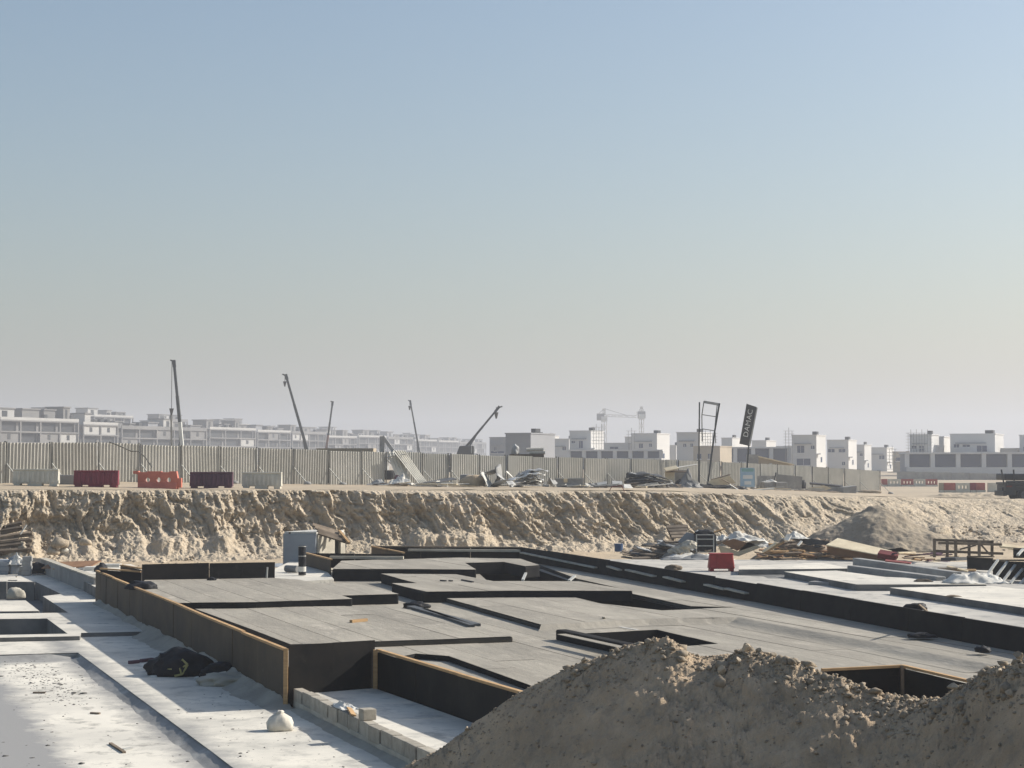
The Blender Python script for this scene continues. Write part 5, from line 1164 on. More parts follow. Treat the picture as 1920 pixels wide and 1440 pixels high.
# concrete cubes and grey wall panel
Yv = GY(1470, 5)
for (px0, px1, yt, yb_, lab) in [(1432, 1451, 904, 924, 'left concrete cube with debris on top, right of the notice board'), (1455, 1472, 904, 926, 'right concrete cube with a sunlit side, right of the notice board')]:
    a, b = At(px0, yb_, Yv), At(px1, yt, Yv); mb = MB(); mb.box(((a.x + b.x) / 2, Yv + .5, (a.z + b.z) / 2), (.48, .13, 0), (-.12, .46, 0), (0, 0, (b.z - a.z) / 2)); tagged(mb, 'concrete_cube', 'greyslab', lab, 'concrete block', bevel=.04)
drape('sheet_scrap', At(1443, 904, Yv + .4), .6, .35, .2, 'whitesheet', 'white scrap draped over the left concrete cube', 'scrap', 63)
sheet([(1415, 892, .5), (1454, 892, 1), (1452, 912, 1), (1415, 912, .5)], GY(1440, 2), .06, 'greyslab', 'wall_panel', 'grey wall panel leaning on the fence behind the concrete cubes', 'panel')
sheet([(1456, 889), (1505, 894), (1503, 917), (1452, 917)], GY(1480, 2.5), .06, 'greyslab', 'wall_panel', 'larger grey wall panel leaning on the fence right of the cubes', 'panel')
board(1452, 900, 1455, 886, GY(1455, 3), GY(1455, 3), .1, .1, 'darksheet', 'stick', 'dark stick between the two grey wall panels', 'stick', up=(1, 0, 0))
Yx = GY(1540, 5)
sheet([(1510, 916), (1545, 910), (1560, 916), (1542, 921), (1525, 920)], Yx, .06, 'paleply', 'board', 'pale board lying in front of the last fence panels', 'board')
sheet([(1476, 926), (1528, 923), (1548, 928), (1520, 928)], Yx - 2, .05, 'paleply', 'board', 'long pale board flat on the ground right of the cubes', 'board')
board(1518, 906, 1580, 912, Yx + 1.5, Yx + 1.5, .3, .12, 'darksheet', 'beam', 'dark beam behind the pale boards at the fence end', 'beam')
board(1490, 920, 1578, 923, Yx - .8, Yx, .25, .08, 'oldtimber', 'plank', 'brown plank beneath the pale boards at the fence end', 'plank')
board(1475, 919, 1505, 914, Yx - .6, Yx - .2, .2, .06, 'oldtimber', 'plank', 'short brown plank right of the concrete cubes', 'plank')
lump('black_bag', At(1506, 916, Yx - .3), (.25, .25, .5), 'black_pl', 'black bag at the right of the larger grey wall panel', 'bag', 65, amp=.4, crease=.5)
sheet([(1546, 912, .6), (1582, 913, .8), (1582, 922, .8), (1548, 922, .6)], Yx + .6, .05, 'greysheet', 'metal_sheet', 'grey sheet before the last fence panels', 'metal sheet')
a, b = At(1581, 931, Yx), At(1602, 912, Yx); mb = MB(); mb.box(((a.x + b.x) / 2, Yx + .6, (a.z + b.z) / 2), (.6, .05, .06), (-.1, .5, 0), (.06, 0, (b.z - a.z) / 2)); tagged(mb, 'concrete_cube', 'greyslab', 'dark grey concrete block tilted at the fence end', 'concrete block', bevel=.06)
lump('stone', At(1630, 924, Yx + 8), (1.2, .3, .2), 'rock', 'low stones at the foot of the last fence panel', 'stone', 66)
mb = MB(); p = At(1140, 925, Ytop(1140) - .1); mb.path([p, p + Vector((.2, 0, .35)), p + Vector((.75, .1, .42)), p + Vector((.95, .1, -.1))], .02); tagged(mb, 'rebar_loop', 'red_board', 'thin reddish loop of rod sticking out at the edge of the bank', 'rod')

# ------------------------------------------------------------------ timber heap and rubbish in the pit
Yh = 77.0
for i in range(44):                     # fanned dark boards
    x0 = 1176 + random.uniform(-10, 75); y0 = 1040 - (x0 - 1176) * .26 + random.uniform(-5, 12); L = random.uniform(40, 85); sl_ = random.uniform(.05, .28)
    board(x0, y0 - 8, x0 + L, y0 - 8 + L * sl_, Yh + random.uniform(-1, 1.5), Yh + random.uniform(-2, .5), random.uniform(.12, .26), .045, random.choice(['oldtimber', 'oldtimber', 'darksheet', 'oldtimber', 'greysheet']), 'plank', 'weathered plank in the dark fan of boards left of the black crate', 'plank', 'fan of dark boards left of the black crate')
sheet([(1241, 1044), (1275, 1016), (1282, 1026), (1250, 1047)], Yh - 1.8, .05, 'greysheet', 'board', 'long grey board sloping over the dark fan of planks', 'board')
sheet([(1270, 1017), (1288, 998), (1305, 1002), (1308, 1038), (1290, 1040)], Yh - .6, .10, 'bluegrey', 'sheet', 'blue grey sheet leaning left of the black crate', 'sheet')
for k in range(4):
    board(1250 + k * 3, 988 + k * 6.0, 1290 - k * 2, 987 + k * 6.0, Yh + 2.2 - k * .3, Yh + 2.2 - k * .3, .34, .05, 'oldtimber', 'plank', ['topmost', 'second', 'third', 'lowest'][k] + ' board of the slatted pallet behind the dark fan', 'plank', 'slatted pallet boards')
board(1251, 988, 1262, 1014, Yh + 2.2, Yh + 1.2, .1, .08, 'oldtimber', 'batten', 'dark batten down the side of the slatted pallet', 'batten')
# black crate with pale bars
cr = thing('crate', At(1322, 1036, Yh - 1.5), 'black crate with pale horizontal bars among the rubbish', 'crate'); a, b = At(1306, 1036, Yh - 1.5), At(1338, 1002, Yh - 1.5)
mb = MB(); mb.abox((a.x, Yh - 1.5, a.z), (b.x + .12, Yh - .6, b.z)); mb.build('body', M['black_pl'], cr, bevel=.04)
for f_ in (.02, .37, .74, .98):
    mb = MB(); mb.abox((a.x - .02, Yh - 1.56, a.z + (b.z - a.z) * f_ - .02), (b.x + .0, Yh - 1.51, a.z + (b.z - a.z) * f_ + .02)); mb.build('bar', M['galv'], cr)
for f_ in (0, 1):
    mb = MB(); mb.abox((a.x + (b.x - a.x) * f_ - .03, Yh - 1.565, a.z), (a.x + (b.x - a.x) * f_ + .02, Yh - 1.57, b.z)); mb.v = [v + Vector((0, -.012 * (i % 2), 0)) for i, v in enumerate(mb.v)]; mb.build('upright', M['galv'], cr)
lump('black_bag', At(1318, 1003, Yh - 1.0), (.42, .3, .18), 'black_pl', 'black plastic bunched on top of the barred crate', 'bag', 71, amp=.4, crease=.5)
lump('stone', At(1308, 1001, Yh - 1.1), (.09, .09, .12), 'whitesheet', 'white scrap on the corner of the barred crate', 'scrap', 72)
board(1335, 999, 1360, 991, Yh - .6, Yh - .4, .07, .05, 'timber', 'stick', 'thin brown stick pointing up from the barred crate', 'stick')
for i, (x, y, sx_, sy_, sz_) in enumerate([(1352, 1014, .45, .3, .22), (1385, 1014, 1.0, .4, .26), (1425, 1025, .8, .4, .2), (1348, 1024, .35, .3, .16)]):
    drape('plastic_sheet', At(x, y, Yh + .5), sx_, sy_, sz_ * 1.3, 'whitesheet', ['white plastic right of the barred crate', 'long white plastic heap behind the brown board', 'white plastic bundle right of the brown board', 'low white plastic under the brown stick'][i], 'plastic sheet', 73 + i)
sheet([(1352, 1017), (1376, 1010), (1408, 1020), (1382, 1033)], Yh - .8, .04, 'brick_o', 'board', 'square brown board lying on the pale ply', 'board')
sheet([(1346, 1022), (1366, 1028), (1384, 1034), (1418, 1022), (1402, 1016), (1428, 1026), (1385, 1043), (1352, 1038)], Yh - 1.0, .035, 'paleply', 'board', 'pale plywood sheet under the square brown board', 'board')
board(1346, 1020, 1366, 1010, Yh - .9, Yh - .7, .08, .05, 'oldtimber', 'plank', 'dark batten at the left of the brown board', 'batten')
for i in range(7):
    drape('plastic_sheet', G(1262 + i * 15, 1049 - (i % 3) * 2, .86), .5 + .2 * (i % 2), .35, .16, ['whitesheet', 'greysheet'][i in (0, 3)], ['first', 'second', 'third', 'fourth', 'fifth', 'sixth', 'seventh'][i] + ' crumpled sheet from the left along the slab edge before the barred crate', 'plastic sheet', 83 + i, n=12, group='crumpled sheets along the slab edge')
for i, (x, y) in enumerate([(1280, 1036), (1292, 1028), (1268, 1038)]):
    lump('rubble_lump', At(x, y, Yh - 2.5), (.3, .22, .2), 'mortar', ['grey lump under the blue grey sheet', 'rounded grey lump beside the barred crate', 'grey lump on the long sloping board'][i], 'rubble', 91 + i, amp=.4, crease=.9)
for i, (x0, x1) in enumerate([(1206, 1240), (1247, 1268), (1185, 1220)]):
    board(x0, 1051.5 - (i == 2) * 4, x1, 1052.5 - (i == 2) * 6, 77 - i, 77 - i, .2, .08, 'oldtimber', 'plank', ['dark plank on the slab edge below the fan of boards', 'dark plank on the slab edge below the barred crate', 'pale brown plank on the ground left of the fan'][i], 'plank')
# bucket
bp_ = At(1160, 1034, 80); mb = MB(); mb.tube(bp_, bp_ + Vector((0, 0, .36)), .19, 16, .21); bk = mb.build('bucket', M['blue_pl']); tag(bk, 'blue bucket standing at the left of the dark fan of boards', 'bucket')
# brown timber heap further right
for i in range(96):
    x0 = random.uniform(1415, 1590); hgt = np.interp(x0, [1420, 1460, 1520, 1600], [24, 38, 32, 14]); y0 = 1050 - random.random() ** 1.3 * hgt; L = random.uniform(20, 62); sl_ = random.uniform(-.22, .2)
    Yo = 73.5 + (1050 - y0) * .06 + random.uniform(-.8, .8)
    board(x0, y0, x0 + L, min(y0 + L * sl_, 1051), Yo, Yo + random.uniform(-1, 1), random.uniform(.07, .16), .045, random.choice(['oldtimber', 'oldtimber', 'oldtimber', 'brick_o', 'timber']) if i % 9 else 'timber', 'plank', 'broken brown timber in the big heap left of the long orange board', 'timber', 'big heap of broken timber')
gx, gy = np.meshgrid(np.linspace(-1, 1, 50), np.linspace(-1, 1, 24)); cxy = At(1505, 1045, 75)
zz = .45 + 1.05 * np.clip(1 - gx ** 2, 0, 1) * np.clip(1 - gy ** 2, 0, 1) * (1 + fbm(gx * 4, gy * 3, 3, 88) * .6)
tag(grid_obj('splinter_bed', np.stack([cxy.x + gx * 2.5, 75.5 + gy * 1.6, zz], -1), M['oldtimber'], smooth=False), 'matted splinters at the heart of the big timber heap', 'timber heap')
for i, (p, q, w, m_) in enumerate([((1430, 1035), (1456, 1018), .12, 'paleply'), ((1432, 1037), (1470, 1016), .10, 'timber'), ((1457, 994), (1476, 1014), .12, 'paleply'), ((1474, 1013), (1480, 1003), .22, 'whitesheet'), ((1496, 1023), (1503, 1015), .09, 'whitesheet'), ((1440, 1052), (1485, 1046), .1, 'timber'), ((1460, 1054), (1600, 1049), .14, 'oldtimber')]):
    board(*p, *q, 73, 73.2, w, .06, m_, 'plank', ['upper yellow plank on the left slope of the timber heap', 'lower yellow plank on the left slope of the timber heap', 'pale plank rearing up behind the timber heap', 'white board end at the top of the timber heap', 'short white stick on the timber heap', 'yellow plank at the foot of the timber heap', 'long dark plank along the foot of the timber heap'][i], 'plank')
drape('plastic_sheet', At(1490, 1010, 74.5), .55, .3, .2, 'whitesheet', 'pale plastic at the top of the timber heap', 'plastic sheet', 95)
sheet([(1478, 1010), (1512, 1008), (1575, 1019), (1548, 1022), (1520, 1020)], 74.5, .08, 'darksheet', 'board', 'dark grey board sliding off the top of the timber heap', 'board')
sheet([(1479, 1011), (1520, 1020), (1545, 1025), (1530, 1027), (1500, 1017)], 74.2, .06, 'darksheet', 'board', 'black board edge below the dark grey board', 'board')
mb = MB(); a, b = At(1560, 1026, 73.5), At(1675, 1046, 71.8); mb.bar(a, b, .9, .42, up=(0, -.35, 1), tw=.55); tagged(mb, 'beam_form', 'brick_o', 'long orange brown form board tapering down to the right', 'board')
mb = MB(); a, b = At(1560, 1016, 73.3), At(1665, 1038, 71.7); mb.bar(a, b, 1.0, .05, up=(0, -.35, 1), tw=.7); tagged(mb, 'beam_form', 'paleply', 'pale top board on the long orange form', 'board')
mb = MB(); a, b = At(1648, 1038, 71.5), At(1682, 1044, 71.2); mb.bar(a, b, .5, .22, up=(0, -.3, 1)); tagged(mb, 'beam_form', 'red_board', 'dark red end piece of the long orange form', 'board')
for i in range(20):
    x0 = random.uniform(1655, 1780); y0 = random.uniform(1036, 1052); L = random.uniform(14, 40)
    board(x0, y0, x0 + L, y0 + random.uniform(-4, 4), 71 + random.uniform(-1, 3), 71 + random.uniform(-1, 3), random.uniform(.07, .15), .05, random.choice(['oldtimber', 'timber', 'paleply', 'plum']), 'plank', 'loose plank strewn between the orange form and the trestle', 'plank', 'planks strewn left of the trestle')
for i, (p, q) in enumerate([((1776, 1062), (1815, 1071)), ((1770, 1069), (1830, 1069)), ((1758, 1066), (1795, 1066)), ((1660, 1051), (1708, 1056))]):
    board(*p, *q, 64, 63.6, .12, .05, ['paleply', 'timber', 'oldtimber', 'pink_pl'][i], 'plank', ['upper pale plank before the black form panel', 'lower pale plank before the black form panel', 'brown plank end before the black form panel', 'pinkish plank at the foot of the orange form'][i], 'plank')
mb = MB(); mb.bar(At(1775, 1048, 67), At(1803, 1048, 66.5), .8, .12); tagged(mb, 'metal_sheet', 'darksheet', 'dark flat sheet under the trestle', 'metal sheet')
for i, (x, y) in enumerate([(1880, 1023), (1895, 1026)]):
    board(x - 6, y, x + 26, y + 3, 69, 69, .3, .08, 'paleply', 'plank', ['upper', 'lower'][i] + ' pale plank beside the right end of the trestle', 'plank')

# far left: stacked brown timbers in front of the bank
for i in range(22):
    row = i // 4; y0 = 1036 - row * 8.5 + random.uniform(-1.5, 1.5); x0 = -40 + random.uniform(-8, 50); x1 = 58 + random.uniform(-22, 8) - row * 1.5
    board(x0, y0 - 1, x1, y0 - 5 - row * 1.5, 78 + row * .25, 78.2 + row * .25, .24, .13, 'oldtimber', 'sleeper', 'brown timber baulk in the stack at the far left, ' + ['lowest layer', 'second layer up', 'third layer up', 'fourth layer up', 'fifth layer up', 'top layer'][row], 'timber', 'timber stack at the far left')
board(38, 1002, 50, 984, 77.6, 77.8, .05, .05, 'galv', 'stick', 'pale stick standing in front of the stacked baulks', 'stick')
for i, (x, y, s_) in enumerate([(113, 1022, .42), (120, 1032, .20), (100, 1036, .3), (160, 1018, .3), (1068, 1034, .28), (905, 1026, .16), (775, 1030, .2)]):
    p = At(x, y, Ybase(x) - 2.0); lump('boulder', p - Vector((0, 0, .1)), (s_, s_ * .8, s_ * .8), 'rock' if i != 1 else 'sackcloth', ['large tan boulder at the left foot of the bank', 'bright white stone below the large tan boulder', 'tan boulder nearest the timber baulks', 'boulder in the talus right of the large tan one', 'tan boulder left of the blue bucket', 'small pale stone behind the rear formwork wall', 'stone left of the rear formwork wall'][i], 'boulder', 110 + i, amp=.4, crease=.5, sub=2)

# ------------------------------------------------------------------ plastered hut, rolls
Ysh = 70.0; a, b = At(533, 1052, Ysh), At(596, 1001, Ysh)
hut = thing('hut', (a.x, a.y, .3), 'small plastered hut with blue grey front and loose timbers on its roof', 'hut')
e1 = Vector((.93, -.30, 0)).normalized(); e2 = Vector((.42, .90, 0)).normalized(); w1 = 1.42; w2 = 2.2; z0h, z1h = .2, b.z
o0 = Vector((a.x, a.y, 0)); q = [o0, o0 + e1 * w1, o0 + e1 * w1 + e2 * w2, o0 + e2 * w2]
def hw(nm, p, q_, m_, th=.12, z0=z0h, z1=z1h, par=None):
    mb_ = MB(); mb_.bar((p.x, p.y, (z0 + z1) / 2), (q_.x, q_.y, (z0 + z1) / 2), th, z1 - z0); return mb_.build(nm, M[m_], par or hut)
fw = hw('front_wall', q[0], q[1], 'bluegrey'); d01 = (q[2] - q[1])
hw('side_wall', q[1] + d01 * .03, q[1] + d01 * .62, 'mortar'); hw('side_wall', q[1] + d01 * .84, q[2], 'mortar'); hw('side_wall', q[1] + d01 * .62, q[1] + d01 * .84, 'mortar', z0=z1h - .25); hw('back_wall', q[2], q[3], 'bluegrey'); hw('side_wall', q[3], q[0], 'bluegrey')
hw('doorway', q[1] + d01 * .62 - e1 * .3, q[1] + d01 * .84 - e1 * .3, 'black_pl', z1=z1h - .2)
mb = MB(); mb.add([Vector((p.x, p.y, z1h + .002)) for p in q] + [Vector((p.x, p.y, z1h + .09)) for p in q], [(3, 2, 1, 0), (4, 5, 6, 7), (0, 1, 5, 4), (1, 2, 6, 5), (2, 3, 7, 6), (3, 0, 4, 7)]); mb.build('roof_slab', M['whitesheet'], hut)
for k in range(4):
    p_, q_ = At(586 + k * 4.5 - (k > 2) * 3, 984 + k * 5.0, 70.4 - k * .3), At(640 + k * 5, 999 + k * 6.2, 70.6 - k * .35); mb = MB(); mb.bar(p_, q_, .20, .07, up=(0, -.5, 1)); mb.build('roof_board', M['oldtimber'], hut)
mb = MB(); mb.bar(At(636, 995, 70.3), At(655, 1018, 69.2), .1, .07); mb.build('roof_batten', M['timber'], hut)
for k, x in enumerate((543, 566, 588)):
    mb = MB(); p_ = At(x, 1000, Ysh - .1 + k * .02); mb.abox((p_.x - .04, p_.y, p_.z - .05), (p_.x + .04, p_.y + .6, p_.z + .06)); mb.build('rafter_end', M['oldtimber'], hut)
drape('sand_tarp', G(535, 1062, .45), 1.1, .6, .18, 'bluegrey', 'blue grey tarpaulin spread at the foot of the hut', 'tarpaulin', 97)
Yr_ = G(566, 1078, 1.0).y
for k in range(3):
    base_ = At(566.5, 1078 - k * 18, Yr_); mb = MB(); mb.tube(base_, base_ + Vector((0, 0, .355)), .135, 20); ro = mb.build('membrane_roll', M['black_pl'], None, bevel=.01)
    tag(ro, ['lowest', 'middle', 'topmost'][k] + ' of the upright black rolls stacked at the raft edge', 'roll', 'upright black rolls')
    mb = MB(); mb.tube(base_ + Vector((0, 0, .325 if k else .12)), base_ + Vector((0, 0, .345 if k else .30)), .139, 20, caps=False); mb.build('paper_band', M['whitesheet'], ro)
mb = MB(); p_ = G(548, 1073, 1.0); mb.tube(p_ + Vector((-.25, .25, .12)), p_ + Vector((.22, -.1, .12)), .13, 16); tagged(mb, 'membrane_roll', 'greysheet', 'grey roll lying on its side left of the upright rolls', 'roll')
slab('patch_slab', [tuple(G(*p, .98).to_2d()) for p in [(470, 1087), (512, 1068), (545, 1052), (600, 1056), (626, 1086), (560, 1090)]], .1, .98, 'blinding', 'pale unsealed patch of slab round the upright rolls')
# ------------------------------------------------------------------ unfinished houses along the left horizon
def lY(px): return 13.4 * F / (78 - .0525 * (px - 18))
def obox(mb_, o, e1, e2, x0, x1, y0, y1, z0, z1):
    ps = [o + e1 * x + e2 * y for x, y in ((x0, y0), (x1, y0), (x1, y1), (x0, y1))]
    return mb_.hexa([(p.x, p.y, z0) for p in ps] + [(p.x, p.y, z1) for p in ps])
BL = [(-150, -4), (0, 148), (156, 222), (228, 388), (393, 480), (483, 545), (548, 612), (615, 670), (673, 725), (728, 775), (778, 820), (823, 860), (862, 912)]
BLAB = ['at the far left edge of the picture', 'with a long flat top, first from the left', 'narrow and tall with two stepped roof boxes', 'long, behind the tall crane boom', 'with wide dark openings right of the tall boom', 'left of the leaning boom with the hook', 'just right of the leaning boom with the hook', 'behind the faded red boom', 'right of the faded red boom', 'behind the thin boom in the middle', 'right of the thin middle boom', 'left of the short raked boom', 'behind the short raked boom']
rb_ = random.Random(17)
BL2 = [(60, 128), (176, 250), (300, 352), (410, 470), (500, 560), (590, 640), (690, 740), (760, 800)]
BLAB2 = ['behind the first long flat top', 'behind the narrow tall block', 'behind the tall crane boom', 'behind the wide dark openings', 'left of the hook boom', 'near the faded red boom', 'left of the thin middle boom', 'right of the thin middle boom']
for i, (p0, p1) in enumerate(BL + BL2):
    back = i >= len(BL); Y0 = lY(p0) * (1.32 if back else 1); a0, a1 = YX(p0), YX(p1); o = Vector((a0 * Y0, Y0)); e1 = Vector((.41, .912)); e2 = Vector((-.912, .41))
    L = (a1 * Y0 - o.x) / (e1.x - e1.y * a1); zt_ = (5.1 + 13.4 * 1.32 + rb_.uniform(1.0, 3.5)) if back else 18.5 + rb_.uniform(-1.3, .5); fl = 3.6
    t = thing('unfinished_house', (o.x, o.y, 3), ('paler second row house block ' + BLAB2[i - len(BL)]) if back else ('hazy unfinished concrete house block ' + BLAB[i]), 'house', 'unfinished houses along the left horizon')
    mb = MB(); obox(mb, o, e1, e2, .2, L - .2, 1.6, 13, 2.5, zt_ - .5); mb.build('shell', M['conc_l'], t)
    nb = max(2, round(L / rb_.uniform(8, 11))); bw = L / nb
    for k in range(4):
        mb = MB(); obox(mb, o, e1, e2, 0, L, 0, 13.4, zt_ - k * fl - .45, zt_ - k * fl); mb.build('floor_slab', M['conc_l'], t)
    for j in range(nb + 1):
        x = min(max(j * bw, .3), L - .3); mb = MB(); obox(mb, o, e1, e2, x - .3, x + .3, .1, .6, 2.5, zt_ - .46); mb.build('column', M['conc_l'], t)
    for k in range(3):
        for j in range(nb):
            r_ = rb_.random()
            if r_ < .30: # solid infill panel
                mb = MB(); obox(mb, o, e1, e2, j * bw + .35, (j + 1) * bw - .35, .55, .8, zt_ - (k + 1) * fl + .01, zt_ - k * fl - .46); mb.build('infill_wall', M['conc_w'] if rb_.random() < .4 else M['conc_l'], t)
                mb = MB(); obox(mb, o, e1, e2, j * bw + bw * .4, j * bw + bw * .55, .50, .56, zt_ - (k + 1) * fl + .9, zt_ - k * fl - 1.0); mb.build('window', M['conc_d'], t)
            else:
                mb = MB(); obox(mb, o, e1, e2, j * bw + .7, (j + 1) * bw - .7, 1.5, 1.62, zt_ - (k + 1) * fl + .1, zt_ - k * fl - .7); mb.build('window', M['conc_d'], t)
    # rooftop rooms, parapets, tanks
    mb = MB(); obox(mb, o, e1, e2, .1, L - .1, .1, .35, zt_ + .002, zt_ + .9); mb.build('parapet', M['conc_w'] if i % 3 else M['conc_l'], t)
    x = rb_.uniform(0, 3)
    while x < L - 4:
        w = rb_.uniform(3, 9); w = min(w, L - x - .5); h = rb_.choice([1.8, 2.6, 3.4, 4.4]) * (1.05 if i < 2 else .85); y0 = rb_.uniform(1.2, 4)
        mb = MB(); obox(mb, o, e1, e2, x, x + w, y0, y0 + 7, zt_ + .003, zt_ + h); rm = mb.build('roof_room', M[rb_.choice(['conc_l', 'conc_l', 'conc_w', 'villa'])], t)
        mb = MB(); obox(mb, o, e1, e2, x - .3, x + w + .3, y0 - .4, y0 + 7.5, zt_ + h + .002, zt_ + h + .4); mb.build('roof_slab', M['conc_l'], rm)
        if rb_.random() < .7:
            mb = MB(); obox(mb, o, e1, e2, x + w * .3, x + w * .6, y0 - .06, y0 - .01, zt_ + .6, zt_ + h - .6); mb.build('opening', M['conc_d'], rm)
        x += w + rb_.uniform(1.5, 5)
    for k in range(2):
        x = rb_.uniform(1, L - 2); mb = MB(); obox(mb, o, e1, e2, x, x + 1.6, 1, 2.4, zt_ + .95, zt_ + 2.1); mb.build('water_tank', M['conc_d'], t)

# ------------------------------------------------------------------ villas on the right half of the horizon
VP_ = R(24); ve1, ve2 = Vector((math.cos(VP_), -math.sin(VP_))), Vector((math.sin(VP_), math.cos(VP_)))
def villa(px0, px1, ytop, Y, depth, label, wins=(), zb=1.5, m='villa_w', cornice=True, name='villa', tank=True, side_door=True, trim=None, group='villas along the right horizon'):
    a0, a1 = YX(px0), YX(px1); o = Vector((a0 * Y, Y)); L = (a1 * Y - o.x) / (ve1.x + a1 * ve1.y * -1 if False else (ve1.x - a1 * ve1.y)); zt_ = At(px0, ytop, Y).z
    t = thing(name, (o.x, o.y, zb), label, 'villa', group)
    mb = MB(); obox(mb, o, ve1, ve2, 0, L, 0, depth, zb, zt_); w = mb.build('walls', M[m], t)
    mb = MB(); obox(mb, o, ve1, ve2, -.12, L + .12, -.12, depth + .12, zt_ + .002, zt_ + .22); mb.build('coping', M[m], t)
    if cornice:
        mb = MB(); obox(mb, o, ve1, ve2, L * .12, L * .8, -.5, -.01, zt_ - 2.0, zt_ - 1.75); mb.build('canopy', M['villa'], t)
    for (u0, u1, ya, yb_) in wins:
        za, zb2 = At(px0, ya, Y).z, At(px0, yb_, Y).z
        mb = MB(); obox(mb, o, ve1, ve2, L * u0, L * u1, -.06, -.012, zb2, za); f_ = mb.build('window', M['villa_glass'], t)
        mb = MB(); obox(mb, o, ve1, ve2, L * u0 - .15, L * u1 + .15, -.16, -.07, zb2 - .22, zb2 - .03); mb.build('sill', M['villa_trim'], f_)
        mb = MB(); um = (u0 + u1) / 2; obox(mb, o, ve1, ve2, L * um - .04, L * um + .04, -.10, -.065, zb2 + .02, za - .02); mb.build('mullion', M['villa_trim'], f_)
    if side_door:                       # small openings on the sunlit side
        mb = MB(); obox(mb, o, ve1, ve2, L + .012, L + .06, depth * .45, depth * .58, zt_ - 6.2, zt_ - 5.0); mb.build('side_window', M['villa_glass'], t)
        mb = MB(); obox(mb, o, ve1, ve2, L + .012, L + 1.0, depth * .02, depth * .2, zt_ - 4.4, zt_ - 4.15); mb.build('side_canopy', M['villa_trim'], t)
    if tank:
        mb = MB(); obox(mb, o, ve1, ve2, L * .72, L * .9, depth * .3, depth * .5, zt_ + .23, zt_ + 1.0); mb.build('water_tank', M['conc_d'], t)
    return t, o, L, zt_
YV = 430
villa(918, 948, 821, 470, 14, 'bluish villa with a stepped top left of the big plain grey box', [(.3, .42, 838, 845), (.1, .9, 846, 850)], m='villa')
villa(948, 995, 814, 300, 11, 'big plain windowless grey box of a house over the fence', m='villa', cornice=False, side_door=False)
villa(1000, 1008, 816, 520, 9, 'first small white villa right of the big grey box', [(.2, .8, 829, 836)], group='villas along the right horizon')
villa(1016, 1028, 818, 540, 9, 'second small villa right of the big grey box', [(.1, .9, 832, 838)])
villa(1037, 1067, 824, 470, 10, 'low villa left of the tall square villa', [(.6, .8, 838, 844)])
villa(1068, 1108, 809, 430, 9, 'tall square villa left of the tower crane', [(.1, .25, 827, 831), (.45, .62, 827, 840)])
villa(1103, 1178, 832, 450, 9, 'long low house below the tower crane', [(.55, .75, 838, 842)], cornice=False, tank=False)
villa(1172, 1190, 820, 470, 8, 'narrow stair block at the left of the wide scaffolded villa', cornice=False, tank=False)
villa(1184, 1232, 814, 440, 10, 'wide scaffolded villa between the tower cranes and the sign frame', [(.3, .45, 832, 840), (.7, .8, 832, 838)])
villa(1238, 1268, 836, 470, 9, 'low villa left of the sign frame', cornice=False)
villa(1269, 1311, 812, 400, 10, 'tall villa directly behind the sign frame', [(.3, .42, 832, 838), (.62, .72, 832, 838)])
villa(1300, 1350, 838, 380, 9, 'tan two storey house behind the sign frame legs', [(.15, .3, 851, 860), (.55, .7, 851, 860)], m='sandstone', cornice=False, tank=False)
villa(1353, 1373, 822, 480, 10, 'small roof box villa left of the tilted dark sign', cornice=False)
villa(1375, 1390, 824, 490, 10, 'second small roof box villa touching the tilted dark sign', cornice=False, tank=False)
villa(1410, 1437, 827, 470, 10, 'villa roof box right of the tilted dark sign', cornice=False)
villa(1456, 1490, 838, 430, 10, 'low villa left of the first white gable', [(.2, .8, 850, 856)], cornice=False)
villa(1485, 1531, 817, 400, 9, 'first tall villa with a sunlit white gable, right of the tilted sign', [(.22, .5, 836, 849), (.78, .92, 836, 842), (.2, .75, 860, 872)])
villa(1551, 1591, 826, 440, 9.5, 'second villa with a sunlit white gable', [(.05, .35, 842, 848), (.55, .85, 842, 848), (.7, .84, 866, 872)])
villa(1602, 1621, 835, 480, 9, 'third and narrowest villa with a sunlit white gable', [(.55, .8, 850, 855)])
villa(1631, 1663, 840, 520, 10, 'fourth villa with a sunlit gable, behind the fence end', [(.55, .85, 854, 861)])
villa(1674, 1704, 848, 480, 10, 'pale half finished house between the gabled villas and the long terrace', [(.2, .8, 858, 864)], m='sandstone', cornice=False, tank=False)
# long low wing with bays behind the middle of the fence
def terrace(px0, px1, ytop, ybot, Y, bays, label, plinth=True, depth=12, colw=.45):
    a0, a1 = YX(px0), YX(px1); e1 = Vector((1, -.10)).normalized(); e2 = Vector((.10, 1)).normalized(); o = Vector((a0 * Y, Y)); L = (a1 * Y - o.x) / (e1.x - a1 * e1.y); zt_ = At(px0, ytop, Y).z; zb2 = At(px0, ybot, Y).z
    t = thing('terrace', (o.x, o.y, 1.5), label, 'building', 'long terraces on the right horizon')
    mb = MB(); obox(mb, o, e1, e2, 0, L, 1.2, depth, 1.4, zt_ - .35); mb.build('walls', M['villa'], t)
    mb = MB(); obox(mb, o, e1, e2, -.3, L + .3, -.3, depth + .2, zt_ - .345, zt_); mb.build('roof_slab', M['villa_trim'], t)
    if plinth:
        mb = MB(); obox(mb, o, e1, e2, 0, L, -.2, 1.19, 1.4, zb2); mb.build('balcony_wall', M['villa_w'], t)
    for j in range(bays + 1):
        x = L * j / bays; mb = MB(); obox(mb, o, e1, e2, x - colw, x + colw, -.1, .5, zb2 + .002, zt_ - .35); mb.build('column', M['villa_trim'], t)
    for j in range(bays):
        mb = MB(); obox(mb, o, e1, e2, L * j / bays + colw * 1.3, L * (j + 1) / bays - colw * 1.3, .9, 1.19, zb2 + .02, zt_ - .45); w = mb.build('window', M['villa_glass'], t)
    return t
terrace(1066, 1240, 843, 859, 415, 6, 'long low wing with dark bays behind the middle of the fence')
